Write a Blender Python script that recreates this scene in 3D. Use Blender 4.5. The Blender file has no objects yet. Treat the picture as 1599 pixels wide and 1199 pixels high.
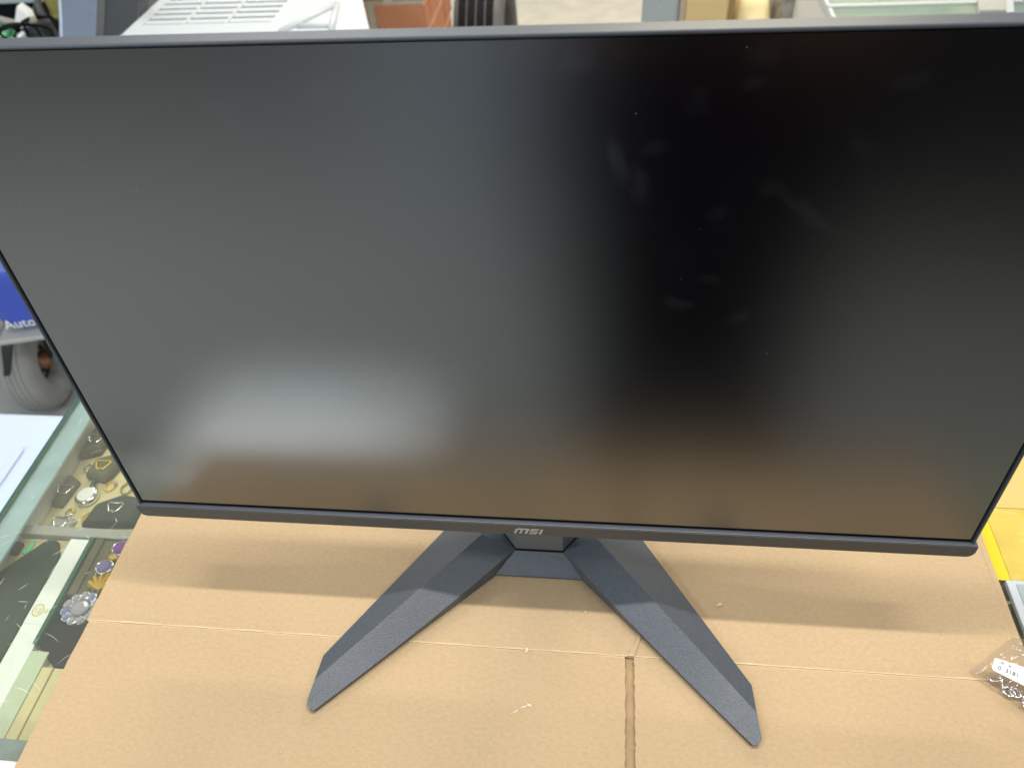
import bpy, bmesh, math, random
from mathutils import Vector, Matrix, noise
random.seed(7)
S = bpy.context.scene
C = S.collection
R = math.radians

# ------------------------------------------------------------------ camera
cam_d = bpy.data.cameras.new('camera')
cam = bpy.data.objects.new('camera', cam_d); C.objects.link(cam)
M = Matrix(((0.99319011, -0.02775227, 0.11315128, 0.04684864),
            (0.09803068, 0.72388163, -0.68292413, -0.31157776),
            (-0.06295544, 0.68936579, 0.72167265, 0.59020836),
            (0, 0, 0, 1)))
cam.matrix_world = M
cam_d.sensor_width = 36
cam_d.lens = 1198.24 / 1599 * 36
cam_d.clip_start = 0.01; cam_d.clip_end = 200
cam_d.dof.use_dof = True
cam_d.dof.focus_distance = 0.54
cam_d.dof.aperture_fstop = 9.5
S.camera = cam

# ------------------------------------------------------------------ light
w = bpy.data.worlds.new('World'); S.world = w; w.use_nodes = True
bg = w.node_tree.nodes['Background']
bg.inputs['Color'].default_value = (0.90, 0.96, 1.0, 1)
bg.inputs['Strength'].default_value = 0.40

def tube(name, loc, sx, sy, power, col=(1.0, 0.97, 0.92)):
    l = bpy.data.lights.new(name, 'AREA'); l.shape = 'RECTANGLE'
    l.size = sx; l.size_y = sy; l.energy = power; l.color = col
    o = bpy.data.objects.new(name, l); C.objects.link(o); o.location = loc
    return o
tube('ceiling_or_fill_tube', (0.02, 0.105, 1.65), 1.5, 0.05, 23)
tube('ceiling_or_fill_tube', (-1.45, -2.3, 1.70), 1.2, 0.30, 56, (0.84, 0.96, 1.0))
tube('ceiling_or_fill_tube', (-3.7, -2.6, 1.70), 1.2, 0.30, 80, (0.84, 0.96, 1.0))  # added fill lamp, unseen, brightens the floor mirrored at the screen's left
tube('ceiling_or_fill_tube', (1.3, -0.55, 1.70), 1.2, 0.20, 12)
tube('ceiling_or_fill_tube', (-0.3, 1.80, 1.70), 1.2, 0.20, 22)
tube('ceiling_or_fill_tube', (-1.4, 3.4, 1.70), 1.2, 0.30, 34)
tube('ceiling_or_fill_tube', (0.7, 3.5, 1.70), 1.2, 0.30, 88, (1.0, 0.87, 0.62))
S.view_settings.view_transform = 'Standard'
S.view_settings.look = 'None'
S.view_settings.exposure = 0
S.view_settings.gamma = 1
S.view_settings.use_curve_mapping = False
S.render.engine = 'CYCLES'
S.cycles.max_bounces = 7
S.cycles.transparent_max_bounces = 12

# ------------------------------------------------------------------ materials
def s2l(c):
    return tuple(((v / 255) / 12.92 if v / 255 <= 0.04045 else ((v / 255 + 0.055) / 1.055) ** 2.4) for v in c)

def mat(name, col, rough=0.5, spec=0.5, metal=0.0, var=0.12, vscale=30, bump=0.0, bscale=400, ior=None, rvar=0.0):
    m = bpy.data.materials.new(name); m.use_nodes = True
    nt = m.node_tree; N = nt.nodes; L = nt.links
    b = N['Principled BSDF']
    b.inputs['Roughness'].default_value = rough
    b.inputs['Metallic'].default_value = metal
    b.inputs['Specular IOR Level'].default_value = spec
    if ior: b.inputs['IOR'].default_value = ior
    tc = N.new('ShaderNodeTexCoord')
    n = N.new('ShaderNodeTexNoise'); n.inputs['Scale'].default_value = vscale; n.inputs['Detail'].default_value = 6
    L.new(tc.outputs['Object'], n.inputs['Vector'])
    r = N.new('ShaderNodeMix'); r.data_type = 'RGBA'
    r.inputs[6].default_value = (*[v * (1 - var) for v in col], 1)
    r.inputs[7].default_value = (*[min(1, v * (1 + var)) for v in col], 1)
    L.new(n.outputs['Fac'], r.inputs[0]); L.new(r.outputs[2], b.inputs['Base Color'])
    if rvar:
        mr = N.new('ShaderNodeMapRange'); mr.inputs[3].default_value = rough - rvar; mr.inputs[4].default_value = rough + rvar
        L.new(n.outputs['Fac'], mr.inputs[0]); L.new(mr.outputs[0], b.inputs['Roughness'])
    if bump:
        n2 = N.new('ShaderNodeTexNoise'); n2.inputs['Scale'].default_value = bscale; n2.inputs['Detail'].default_value = 3
        L.new(tc.outputs['Object'], n2.inputs['Vector'])
        bp = N.new('ShaderNodeBump'); bp.inputs['Strength'].default_value = bump; bp.inputs['Distance'].default_value = 0.0006
        L.new(n2.outputs['Fac'], bp.inputs['Height']); L.new(bp.outputs[0], b.inputs['Normal'])
    return m

def cardboard_mat(name, base):
    m = mat(name, base, rough=0.8, spec=0.25, var=0.11, vscale=6)
    nt = m.node_tree; N = nt.nodes; L = nt.links; b = N['Principled BSDF']
    src = b.inputs['Base Color'].links[0].from_socket
    tc = N.new('ShaderNodeTexCoord')
    # fibres: short flecks running along x
    mp = N.new('ShaderNodeMapping'); mp.inputs['Scale'].default_value = (260, 430, 300)
    L.new(tc.outputs['Object'], mp.inputs['Vector'])
    n = N.new('ShaderNodeTexNoise'); n.inputs['Scale'].default_value = 1.0; n.inputs['Detail'].default_value = 5; n.inputs['Roughness'].default_value = 0.65
    L.new(mp.outputs[0], n.inputs['Vector'])
    mr = N.new('ShaderNodeMapRange'); mr.inputs[1].default_value = 0.25; mr.inputs[2].default_value = 0.75
    mr.inputs[3].default_value = 0.90; mr.inputs[4].default_value = 1.09
    L.new(n.outputs['Fac'], mr.inputs[0])
    mx = N.new('ShaderNodeMix'); mx.data_type = 'RGBA'; mx.blend_type = 'MULTIPLY'; mx.inputs[0].default_value = 1
    L.new(src, mx.inputs[6]); L.new(mr.outputs[0], mx.inputs[7])
    # dark specks
    v = N.new('ShaderNodeTexVoronoi'); v.inputs['Scale'].default_value = 75; v.inputs['Randomness'].default_value = 1
    L.new(tc.outputs['Object'], v.inputs['Vector'])
    lt = N.new('ShaderNodeMath'); lt.operation = 'LESS_THAN'; lt.inputs[1].default_value = 0.045
    L.new(v.outputs['Distance'], lt.inputs[0])
    sp = N.new('ShaderNodeMix'); sp.data_type = 'RGBA'; sp.blend_type = 'MULTIPLY'
    ml = N.new('ShaderNodeMath'); ml.operation = 'MULTIPLY'; ml.inputs[1].default_value = 0.22
    L.new(lt.outputs[0], ml.inputs[0]); L.new(ml.outputs[0], sp.inputs[0])
    L.new(mx.outputs[2], sp.inputs[6]); sp.inputs[7].default_value = (0.35, 0.28, 0.2, 1)
    # scuffed pale line along the score crease at y = -0.045 (wavering)
    sx = N.new('ShaderNodeSeparateXYZ'); L.new(tc.outputs['Object'], sx.inputs[0])
    nw = N.new('ShaderNodeTexNoise'); nw.inputs['Scale'].default_value = 22; L.new(tc.outputs['Object'], nw.inputs['Vector'])
    ad = N.new('ShaderNodeMath'); ad.operation = 'MULTIPLY_ADD'; ad.inputs[1].default_value = 0.003; L.new(nw.outputs['Fac'], ad.inputs[0]); L.new(sx.outputs[1], ad.inputs[2])
    d = N.new('ShaderNodeMath'); d.operation = 'ADD'; d.inputs[1].default_value = 0.0445 - 0.0015; L.new(ad.outputs[0], d.inputs[0])
    ab = N.new('ShaderNodeMath'); ab.operation = 'ABSOLUTE'; L.new(d.outputs[0], ab.inputs[0])
    cr = N.new('ShaderNodeMapRange'); cr.inputs[1].default_value = 0.0003; cr.inputs[2].default_value = 0.0013; cr.inputs[3].default_value = 0.7; cr.inputs[4].default_value = 0
    L.new(ab.outputs[0], cr.inputs[0])
    pal = N.new('ShaderNodeMix'); pal.data_type = 'RGBA'; L.new(cr.outputs[0], pal.inputs[0])
    L.new(sp.outputs[2], pal.inputs[6]); pal.inputs[7].default_value = (0.78, 0.60, 0.37, 1)
    L.new(pal.outputs[2], b.inputs['Base Color'])
    # paper tooth and very faint flutes
    wv = N.new('ShaderNodeTexWave'); wv.bands_direction = 'Y'; wv.inputs['Scale'].default_value = 42; wv.inputs['Distortion'].default_value = 1.2
    L.new(tc.outputs['Object'], wv.inputs['Vector'])
    hs = N.new('ShaderNodeMath'); hs.operation = 'MULTIPLY_ADD'; hs.inputs[1].default_value = 0.06
    L.new(wv.outputs['Fac'], hs.inputs[0]); L.new(n.outputs['Fac'], hs.inputs[2])
    bp = N.new('ShaderNodeBump'); bp.inputs['Strength'].default_value = 0.22; bp.inputs['Distance'].default_value = 0.0004
    L.new(hs.outputs[0], bp.inputs['Height']); L.new(bp.outputs[0], b.inputs['Normal'])
    return m

def glass_mat(name, tint, scratch=0.0, ior=1.5, haze=0.0):
    m = bpy.data.materials.new(name); m.use_nodes = True
    nt = m.node_tree; N = nt.nodes; L = nt.links
    N.remove(N['Principled BSDF']); out = N['Material Output']
    tr = N.new('ShaderNodeBsdfTransparent'); tr.inputs[0].default_value = (*tint, 1)
    gl = N.new('ShaderNodeBsdfGlossy'); gl.inputs['Roughness'].default_value = 0.03
    fr = N.new('ShaderNodeFresnel')
    ge = N.new('ShaderNodeNewGeometry'); mi = N.new('ShaderNodeMapRange'); mi.inputs[3].default_value = ior; mi.inputs[4].default_value = 1.0 / ior
    L.new(ge.outputs['Backfacing'], mi.inputs[0]); L.new(mi.outputs[0], fr.inputs['IOR'])
    mx = N.new('ShaderNodeMixShader'); L.new(fr.outputs[0], mx.inputs[0]); L.new(tr.outputs[0], mx.inputs[1]); L.new(gl.outputs[0], mx.inputs[2])
    last = mx
    tc = N.new('ShaderNodeTexCoord')
    if haze:
        df = N.new('ShaderNodeBsdfDiffuse'); df.inputs[0].default_value = (0.80, 0.78, 0.66, 1)
        nz = N.new('ShaderNodeTexNoise'); nz.inputs['Scale'].default_value = 9; nz.inputs['Detail'].default_value = 5; L.new(tc.outputs['Object'], nz.inputs['Vector'])
        h = N.new('ShaderNodeMapRange'); h.inputs[1].default_value = 0.35; h.inputs[2].default_value = 0.75; h.inputs[3].default_value = haze * 0.4; h.inputs[4].default_value = haze
        L.new(nz.outputs['Fac'], h.inputs[0])
        m2 = N.new('ShaderNodeMixShader'); L.new(h.outputs[0], m2.inputs[0]); L.new(last.outputs[0], m2.inputs[1]); L.new(df.outputs[0], m2.inputs[2]); last = m2
    if scratch:
        mask = None
        for k, (ang, sc) in enumerate(((0.5, 45), (-0.7, 62))):
            mp = N.new('ShaderNodeMapping'); mp.inputs['Rotation'].default_value = (0, 0, ang); mp.inputs['Scale'].default_value = (sc * 0.9, sc * 3.2, 1); mp.inputs['Location'].default_value = (k * 3.1, k * 1.7, 0)
            L.new(tc.outputs['Object'], mp.inputs['Vector'])
            nd = N.new('ShaderNodeTexNoise'); nd.inputs['Scale'].default_value = 0.6; L.new(mp.outputs[0], nd.inputs['Vector'])
            va = N.new('ShaderNodeVectorMath'); va.operation = 'MULTIPLY_ADD'; va.inputs[1].default_value = (1.6, 1.6, 0); L.new(nd.outputs['Color'], va.inputs[0]); L.new(mp.outputs[0], va.inputs[2])
            vo = N.new('ShaderNodeTexVoronoi'); vo.feature = 'DISTANCE_TO_EDGE'; vo.inputs['Scale'].default_value = 1; L.new(va.outputs[0], vo.inputs['Vector'])
            lt = N.new('ShaderNodeMapRange'); lt.inputs[1].default_value = 0.004; lt.inputs[2].default_value = 0.014; lt.inputs[3].default_value = 1; lt.inputs[4].default_value = 0
            L.new(vo.outputs['Distance'], lt.inputs[0])
            nm = N.new('ShaderNodeTexNoise'); nm.inputs['Scale'].default_value = 40 + 9 * k; L.new(tc.outputs['Object'], nm.inputs['Vector'])
            g = N.new('ShaderNodeMapRange'); g.inputs[1].default_value = 0.5; g.inputs[2].default_value = 0.62; L.new(nm.outputs['Fac'], g.inputs[0])
            mu = N.new('ShaderNodeMath'); mu.operation = 'MULTIPLY'; L.new(lt.outputs[0], mu.inputs[0]); L.new(g.outputs[0], mu.inputs[1])
            if mask is None: mask = mu
            else:
                a = N.new('ShaderNodeMath'); a.operation = 'MAXIMUM'; L.new(mask.outputs[0], a.inputs[0]); L.new(mu.outputs[0], a.inputs[1]); mask = a
        sc_ = N.new('ShaderNodeMath'); sc_.operation = 'MULTIPLY'; sc_.inputs[1].default_value = scratch; L.new(mask.outputs[0], sc_.inputs[0])
        d2 = N.new('ShaderNodeBsdfDiffuse'); d2.inputs[0].default_value = (0.85, 0.88, 0.86, 1)
        m3 = N.new('ShaderNodeMixShader'); L.new(sc_.outputs[0], m3.inputs[0]); L.new(last.outputs[0], m3.inputs[1]); L.new(d2.outputs[0], m3.inputs[2]); last = m3
    L.new(last.outputs[0], out.inputs['Surface'])
    return m

def screen_mat():
    m = bpy.data.materials.new('matte_screen'); m.use_nodes = True
    nt = m.node_tree; N = nt.nodes; L = nt.links; b = N['Principled BSDF']
    tc = N.new('ShaderNodeTexCoord')
    # greasy smudges: stretched noise, only where a second noise allows
    mp = N.new('ShaderNodeMapping'); mp.inputs['Rotation'].default_value = (0, 1.2, 0); mp.inputs['Scale'].default_value = (26, 1, 15)
    L.new(tc.outputs['Object'], mp.inputs['Vector'])
    n1 = N.new('ShaderNodeTexNoise'); n1.inputs['Scale'].default_value = 1; n1.inputs['Detail'].default_value = 3; L.new(mp.outputs[0], n1.inputs['Vector'])
    a = N.new('ShaderNodeMapRange'); a.inputs[1].default_value = 0.52; a.inputs[2].default_value = 0.85; L.new(n1.outputs['Fac'], a.inputs[0])
    n2 = N.new('ShaderNodeTexNoise'); n2.inputs['Scale'].default_value = 6; L.new(tc.outputs['Object'], n2.inputs['Vector'])
    c = N.new('ShaderNodeMapRange'); c.inputs[1].default_value = 0.42; c.inputs[2].default_value = 0.68; L.new(n2.outputs['Fac'], c.inputs[0])
    sz = N.new('ShaderNodeSeparateXYZ'); L.new(tc.outputs['Object'], sz.inputs[0])
    up = N.new('ShaderNodeMapRange'); up.inputs[1].default_value = 0.22; up.inputs[2].default_value = 0.34; L.new(sz.outputs[2], up.inputs[0])
    s1 = N.new('ShaderNodeMath'); s1.operation = 'MULTIPLY'; L.new(a.outputs[0], s1.inputs[0]); L.new(c.outputs[0], s1.inputs[1])
    s0 = N.new('ShaderNodeMath'); s0.operation = 'MULTIPLY'; L.new(s1.outputs[0], s0.inputs[0]); L.new(up.outputs[0], s0.inputs[1])
    SM = [(-0.1395, 0.416, 0.0086, 0.003, -1.07), (-0.1445, 0.4209, 0.0042, 0.0019, -0.84), (-0.0707, 0.4261, 0.0046, 0.002, 0.31), (-0.0898, 0.4294, 0.005, 0.0025, 0.87), (-0.0297, 0.4329, 0.008, 0.0022, -0.02), (-0.009, 0.4296, 0.0063, 0.0028, -0.37), (-0.0419, 0.4322, 0.004, 0.0018, 0.15), (-0.0548, 0.4087, 0.0048, 0.0033, 0.0), (0.0324, 0.4389, 0.0058, 0.0034, 0.5), (0.0641, 0.3798, 0.0028, 0.0051, 0.19), (0.0195, 0.3711, 0.006, 0.0045, 0.38), (0.0692, 0.398, 0.0038, 0.002, 0.37), (0.0526, 0.3933, 0.0024, 0.0065, 0.37), (0.0878, 0.4214, 0.0035, 0.0035, 0.0), (0.1033, 0.3633, 0.0034, 0.0024, 0.1), (0.0837, 0.3396, 0.0023, 0.002, 0.0), (0.1038, 0.3247, 0.0045, 0.002, -0.23), (0.0898, 0.3081, 0.005, 0.0021, -0.23), (0.123, 0.3001, 0.0051, 0.0022, 0.48), (0.1153, 0.4406, 0.0051, 0.0030, 0.0), (0.1643, 0.3989, 0.0026, 0.0044, 0.63), (0.1274, 0.378, 0.0048, 0.0024, 0.0), (0.1473, 0.3642, 0.0143, 0.0019, -0.62), (0.1787, 0.4285, 0.0053, 0.0022, 0.17), (0.1121, 0.4291, 0.0035, 0.0015, 0.0), (-0.2418, 0.4405, 0.004, 0.0068, 0.0), (-0.0178, 0.397, 0.0042, 0.0036, 0.0)]
    nb = N.new('ShaderNodeTexNoise'); nb.inputs['Scale'].default_value = 160; nb.inputs['Detail'].default_value = 4; L.new(tc.outputs['Object'], nb.inputs['Vector'])
    wob = N.new('ShaderNodeVectorMath'); wob.operation = 'MULTIPLY_ADD'; wob.inputs[1].default_value = (0.010, 0, 0.010); L.new(nb.outputs['Color'], wob.inputs[0])
    cen = N.new('ShaderNodeVectorMath'); cen.operation = 'SUBTRACT'; cen.inputs[1].default_value = (0.005, 0, 0.005); L.new(tc.outputs['Object'], cen.inputs[0]); L.new(cen.outputs[0], wob.inputs[2])
    acc = None
    for k, (x, z, ra, rb_, an) in enumerate(SM):
        mq = N.new('ShaderNodeMapping'); mq.vector_type = 'TEXTURE'; mq.inputs['Location'].default_value = (x, 0, z); mq.inputs['Rotation'].default_value = (0, -an, 0); mq.inputs['Scale'].default_value = (ra * 1.9, 1e5, rb_ * 2.4)
        L.new(wob.outputs[0], mq.inputs['Vector'])
        ln = N.new('ShaderNodeVectorMath'); ln.operation = 'LENGTH'; L.new(mq.outputs[0], ln.inputs[0])
        mr_ = N.new('ShaderNodeMapRange'); mr_.interpolation_type = 'SMOOTHSTEP'; mr_.inputs[1].default_value = 0.1; mr_.inputs[2].default_value = 1.25; mr_.inputs[3].default_value = 0.45 + 0.5 * ((k * 7) % 5) / 4; mr_.inputs[4].default_value = 0
        L.new(ln.outputs['Value'], mr_.inputs[0])
        if acc is None: acc = mr_
        else:
            mm = N.new('ShaderNodeMath'); mm.operation = 'MAXIMUM'; L.new(acc.outputs[0], mm.inputs[0]); L.new(mr_.outputs[0], mm.inputs[1]); acc = mm
    half = N.new('ShaderNodeMath'); half.operation = 'MULTIPLY'; half.inputs[1].default_value = 0.45; L.new(s0.outputs[0], half.inputs[0])
    s2 = N.new('ShaderNodeMath'); s2.operation = 'MAXIMUM'; L.new(half.outputs[0], s2.inputs[0]); L.new(acc.outputs[0], s2.inputs[1])
    ro = N.new('ShaderNodeMapRange'); ro.inputs[3].default_value = 0.285; ro.inputs[4].default_value = 0.32; L.new(s2.outputs[0], ro.inputs[0])
    # dust specks
    v = N.new('ShaderNodeTexVoronoi'); v.inputs['Scale'].default_value = 62; L.new(tc.outputs['Object'], v.inputs['Vector'])
    lt = N.new('ShaderNodeMath'); lt.operation = 'LESS_THAN'; lt.inputs[1].default_value = 0.022; L.new(v.outputs['Distance'], lt.inputs[0])
    sepc = N.new('ShaderNodeSeparateColor'); L.new(v.outputs['Color'], sepc.inputs[0])
    gt = N.new('ShaderNodeMath'); gt.operation = 'GREATER_THAN'; gt.inputs[1].default_value = 0.35; L.new(sepc.outputs[0], gt.inputs[0])
    du = N.new('ShaderNodeMath'); du.operation = 'MULTIPLY'; L.new(lt.outputs[0], du.inputs[0]); L.new(gt.outputs[0], du.inputs[1])
    sm = N.new('ShaderNodeMath'); sm.operation = 'MULTIPLY'; sm.inputs[1].default_value = 0.009; L.new(s2.outputs[0], sm.inputs[0])
    d3 = N.new('ShaderNodeMath'); d3.operation = 'MULTIPLY_ADD'; d3.inputs[1].default_value = 0.5; L.new(du.outputs[0], d3.inputs[0]); L.new(sm.outputs[0], d3.inputs[2])
    col = N.new('ShaderNodeMix'); col.data_type = 'RGBA'; L.new(d3.outputs[0], col.inputs[0])
    col.inputs[6].default_value = (0.0022, 0.0018, 0.0026, 1); col.inputs[7].default_value = (0.55, 0.6, 0.66, 1)
    gl = N.new('ShaderNodeBsdfGlossy'); gl.distribution = 'BECKMANN'; L.new(ro.outputs[0], gl.inputs['Roughness'])
    df = N.new('ShaderNodeBsdfDiffuse'); L.new(col.outputs[2], df.inputs['Color'])
    fr = N.new('ShaderNodeFresnel'); fr.inputs['IOR'].default_value = 3.0
    ms = N.new('ShaderNodeMixShader'); L.new(fr.outputs[0], ms.inputs[0]); L.new(df.outputs[0], ms.inputs[1]); L.new(gl.outputs[0], ms.inputs[2])
    N.remove(b); L.new(ms.outputs[0], N['Material Output'].inputs['Surface'])
    return m

MAT = {}
MAT['cardboard'] = cardboard_mat('kraft_cardboard', (0.505, 0.362, 0.213))
MAT['cardboard_in'] = mat('kraft_inner', (0.44, 0.31, 0.18), 0.9, 0.2, var=0.25, vscale=120, bump=0.5, bscale=500)
MAT['scuff'] = mat('paper_fibre', (0.80, 0.70, 0.55), 0.9, 0.2)
MAT['screen'] = screen_mat()
MAT['gap'] = mat('black_gap', (0.004, 0.004, 0.005), 0.6, 0.2)
MAT['frame'] = mat('charcoal_plastic', (0.050, 0.060, 0.074), 0.42, 0.5, var=0.08, vscale=80, bump=0.15, bscale=1500)
MAT['stand'] = mat('textured_slate_plastic', (0.056, 0.068, 0.087), 0.42, 0.85, var=0.75, vscale=900, bump=0.55, bscale=1100)
MAT['stem'] = mat('smooth_slate_plastic', (0.12, 0.13, 0.14), 0.38, 0.5, var=0.06)
MAT['chin'] = mat('grey_chin_plastic', (0.062, 0.060, 0.058), 0.45, 0.5, var=0.06, vscale=60)
MAT['lip'] = mat('lit_slate_lip', (0.090, 0.098, 0.115), 0.35, 0.6, var=0.05)  # lighter than the chin: overhead highlight on the ledge put into the colour
MAT['logo'] = mat('logo_silver', (0.36, 0.35, 0.33), 0.35, 0.5, var=0.03)
MAT['glass'] = glass_mat('counter_glass', (0.95, 0.965, 0.93), haze=0.06)
MAT['glass2'] = glass_mat('far_glass', (0.80, 0.90, 0.86), haze=0.25)
MAT['glass_edge'] = mat('green_glass_edge', (0.035, 0.12, 0.085), 0.15, 0.6, var=0.35, vscale=25)
MAT['bag'] = glass_mat('clear_plastic', (0.95, 0.93, 0.92), ior=1.75, haze=0.10)
MAT['rail'] = mat('pale_blue_aluminium', (0.36, 0.50, 0.54), 0.4, 0.5, var=0.22, vscale=45, bump=0.2, bscale=300)
MAT['chrome'] = mat('grey_blue_rail', (0.22, 0.27, 0.28), 0.3, 0.6, var=0.3, vscale=70)
MAT['cream'] = mat('cream_felt', (0.68, 0.59, 0.34), 0.9, 0.2, var=0.10, vscale=35)
MAT['white_lam'] = mat('white_laminate', (0.70, 0.71, 0.68), 0.45, 0.4, var=0.05, vscale=10)
MAT['paper'] = mat('white_paper', (0.87, 0.88, 0.86), 0.7, 0.3, var=0.02)
MAT['reflector'] = mat('glossy_white_reflector', (0.88, 0.89, 0.88), 0.13, 1.0, var=0.03)  # gloss added so the sheet throws lamp glare into the screen
MAT['pale_green'] = mat('pale_green_channel', (0.55, 0.62, 0.45), 0.5, 0.4, var=0.08)
MAT['grey_bar'] = mat('grey_shelf_bar', (0.36, 0.36, 0.33), 0.5, 0.4, var=0.15, vscale=60)
MAT['dark_green'] = mat('dark_green_velvet', (0.030, 0.048, 0.036), 0.75, 0.3, var=0.4, vscale=60)
MAT['olive'] = mat('olive_grey_velvet', (0.13, 0.12, 0.075), 0.85, 0.2, var=0.2, vscale=70)
MAT['black_velvet'] = mat('black_velvet', (0.016, 0.020, 0.024), 0.85, 0.2, var=0.3, vscale=80)
MAT['gold'] = mat('gold', (0.90, 0.58, 0.06), 0.30, 0.5, 0.55, var=0.1)
MAT['silver'] = mat('silver', (0.78, 0.78, 0.80), 0.16, 0.5, 1.0, var=0.1, vscale=200)
MAT['purple'] = mat('purple_stone', (0.22, 0.05, 0.32), 0.08, 0.8, var=0.2, vscale=200)
MAT['violet'] = mat('pale_violet_stone', (0.22, 0.18, 0.38), 0.08, 0.8, var=0.3, vscale=250)
MAT['crystal'] = mat('grey_crystal', (0.36, 0.34, 0.40), 0.06, 0.9, var=0.3, vscale=300)
MAT['blue_crystal'] = mat('blue_crystal', (0.20, 0.25, 0.50), 0.06, 0.9, var=0.3, vscale=300)
MAT['ink'] = mat('grey_ink', (0.10, 0.09, 0.09), 0.7, 0.2)
MAT['yellow_ink'] = mat('yellow_ink', (0.70, 0.62, 0.10), 0.6, 0.3)
MAT['yellow'] = mat('yellow_plastic', (0.62, 0.46, 0.09), 0.34, 0.5, var=0.22, vscale=55, bump=0.5, bscale=90)
MAT['yellow3'] = mat('pale_yellow_plastic', (0.66, 0.48, 0.17), 0.35, 0.5, var=0.08, vscale=12)
MAT['yellow2'] = mat('bright_yellow_plastic', (0.72, 0.56, 0.03), 0.3, 0.5, var=0.05, vscale=16)
_b = MAT['reflector'].node_tree.nodes['Principled BSDF']; _b.inputs['Coat Weight'].default_value = 1.0; _b.inputs['Coat IOR'].default_value = 1.75; _b.inputs['Coat Roughness'].default_value = 0.10
MAT['floor'] = None
MAT['brick'] = mat('orange_brick', (0.50, 0.22, 0.12), 0.85, 0.2, var=0.5, vscale=22, bump=0.8, bscale=90)
MAT['mortar'] = mat('pale_mortar', (0.50, 0.47, 0.39), 0.95, 0.1, var=0.12, vscale=40, bump=0.8, bscale=120)
MAT['white_plastic'] = mat('white_plastic', (0.54, 0.58, 0.60), 0.42, 0.4, var=0.03, vscale=8)
MAT['vent_dark'] = mat('vent_grey', (0.08, 0.08, 0.075), 0.8, 0.2)
MAT['rubber'] = mat('black_rubber', (0.007, 0.008, 0.009), 0.8, 0.15, var=0.3, vscale=30)
MAT['grey_rubber'] = mat('grey_rubber', (0.32, 0.32, 0.30), 0.75, 0.3, var=0.14, vscale=25)
MAT['sidewall'] = mat('dusty_sidewall', (0.13, 0.13, 0.13), 0.7, 0.3, var=0.3, vscale=15)
MAT['black_metal'] = mat('black_metal', (0.015, 0.015, 0.017), 0.45, 0.5, var=0.3)
MAT['copper'] = mat('copper_hub', (0.40, 0.20, 0.11), 0.45, 0.5, 0.4, var=0.3, vscale=60)
MAT['blue_plastic'] = mat('blue_gloss_plastic', (0.05, 0.09, 0.48), 0.25, 0.6, var=0.10, vscale=8)
MAT['sky_blue'] = mat('bright_blue_plastic', (0.02, 0.33, 0.85), 0.35, 0.5, var=0.08)
MAT['grey_plastic'] = mat('light_grey_plastic', (0.42, 0.42, 0.40), 0.5, 0.4, var=0.1)
MAT['ice'] = mat('ice_blue_plastic', (0.60, 0.68, 0.80), 0.4, 0.45, var=0.05, vscale=6)
MAT['slate_panel'] = mat('blue_grey_panel', (0.19, 0.235, 0.30), 0.45, 0.4, var=0.1, vscale=18)
MAT['pale_edge'] = mat('pale_blue_edge', (0.55, 0.62, 0.78), 0.4, 0.5, var=0.15, vscale=60)
MAT['dark_panel'] = mat('dark_grey_panel', (0.06, 0.066, 0.072), 0.5, 0.4, var=0.1)
MAT['green'] = mat('mint_green_plastic', (0.18, 0.62, 0.33), 0.4, 0.4, var=0.08)
MAT['beige'] = mat('beige_plastic', (0.42, 0.40, 0.34), 0.5, 0.4, var=0.12)
MAT['brass'] = mat('olive_brass', (0.33, 0.29, 0.075), 0.35, 0.5, 0.35, var=0.2, vscale=25)
MAT['post'] = mat('grey_blue_post', (0.36, 0.42, 0.44), 0.5, 0.4, var=0.06)
MAT['carton'] = mat('buff_carton', (0.66, 0.50, 0.26), 0.8, 0.2, var=0.08, vscale=10)
MAT['carton_edge'] = mat('brown_carton_edge', (0.30, 0.20, 0.10), 0.85, 0.2)
MAT['pink_board'] = mat('pinkish_board', (0.55, 0.45, 0.38), 0.8, 0.2)
MAT['cream_cloth'] = mat('cream_cloth', (0.70, 0.60, 0.36), 0.85, 0.2, var=0.1, vscale=8, bump=0.4, bscale=40)
MAT['grey_sheet'] = mat('speckled_grey', (0.34, 0.33, 0.29), 0.6, 0.4, var=0.9, vscale=28)
MAT['shirt'] = mat('black_shirt', (0.008, 0.006, 0.009), 0.9, 0.1)
MAT['trousers'] = mat('dark_trousers', (0.012, 0.012, 0.016), 0.9, 0.1)
MAT['skin'] = mat('skin', (0.42, 0.25, 0.17), 0.55, 0.35, var=0.08)
MAT['hair'] = mat('hair', (0.02, 0.014, 0.010), 0.6, 0.3)

def floor_mat():
    m = mat('concrete_floor', (0.45, 0.43, 0.38), 0.55, 0.35, var=0.28, vscale=11, bump=0.2, bscale=60)
    nt = m.node_tree; N = nt.nodes; L = nt.links; b = N['Principled BSDF']
    src = b.inputs['Base Color'].links[0].from_socket
    tc = N.new('ShaderNodeTexCoord')
    n = N.new('ShaderNodeTexNoise'); n.inputs['Scale'].default_value = 0.35; n.inputs['Detail'].default_value = 3; L.new(tc.outputs['Object'], n.inputs['Vector'])
    mr = N.new('ShaderNodeMapRange'); mr.inputs[1].default_value = 0.4; mr.inputs[2].default_value = 0.62; L.new(n.outputs['Fac'], mr.inputs[0])
    mx = N.new('ShaderNodeMix'); mx.data_type = 'RGBA'; L.new(mr.outputs[0], mx.inputs[0]); L.new(src, mx.inputs[6]); mx.inputs[7].default_value = (0.36, 0.36, 0.35, 1)
    L.new(mx.outputs[2], b.inputs['Base Color'])
    return m
MAT['floor'] = floor_mat()

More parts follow.
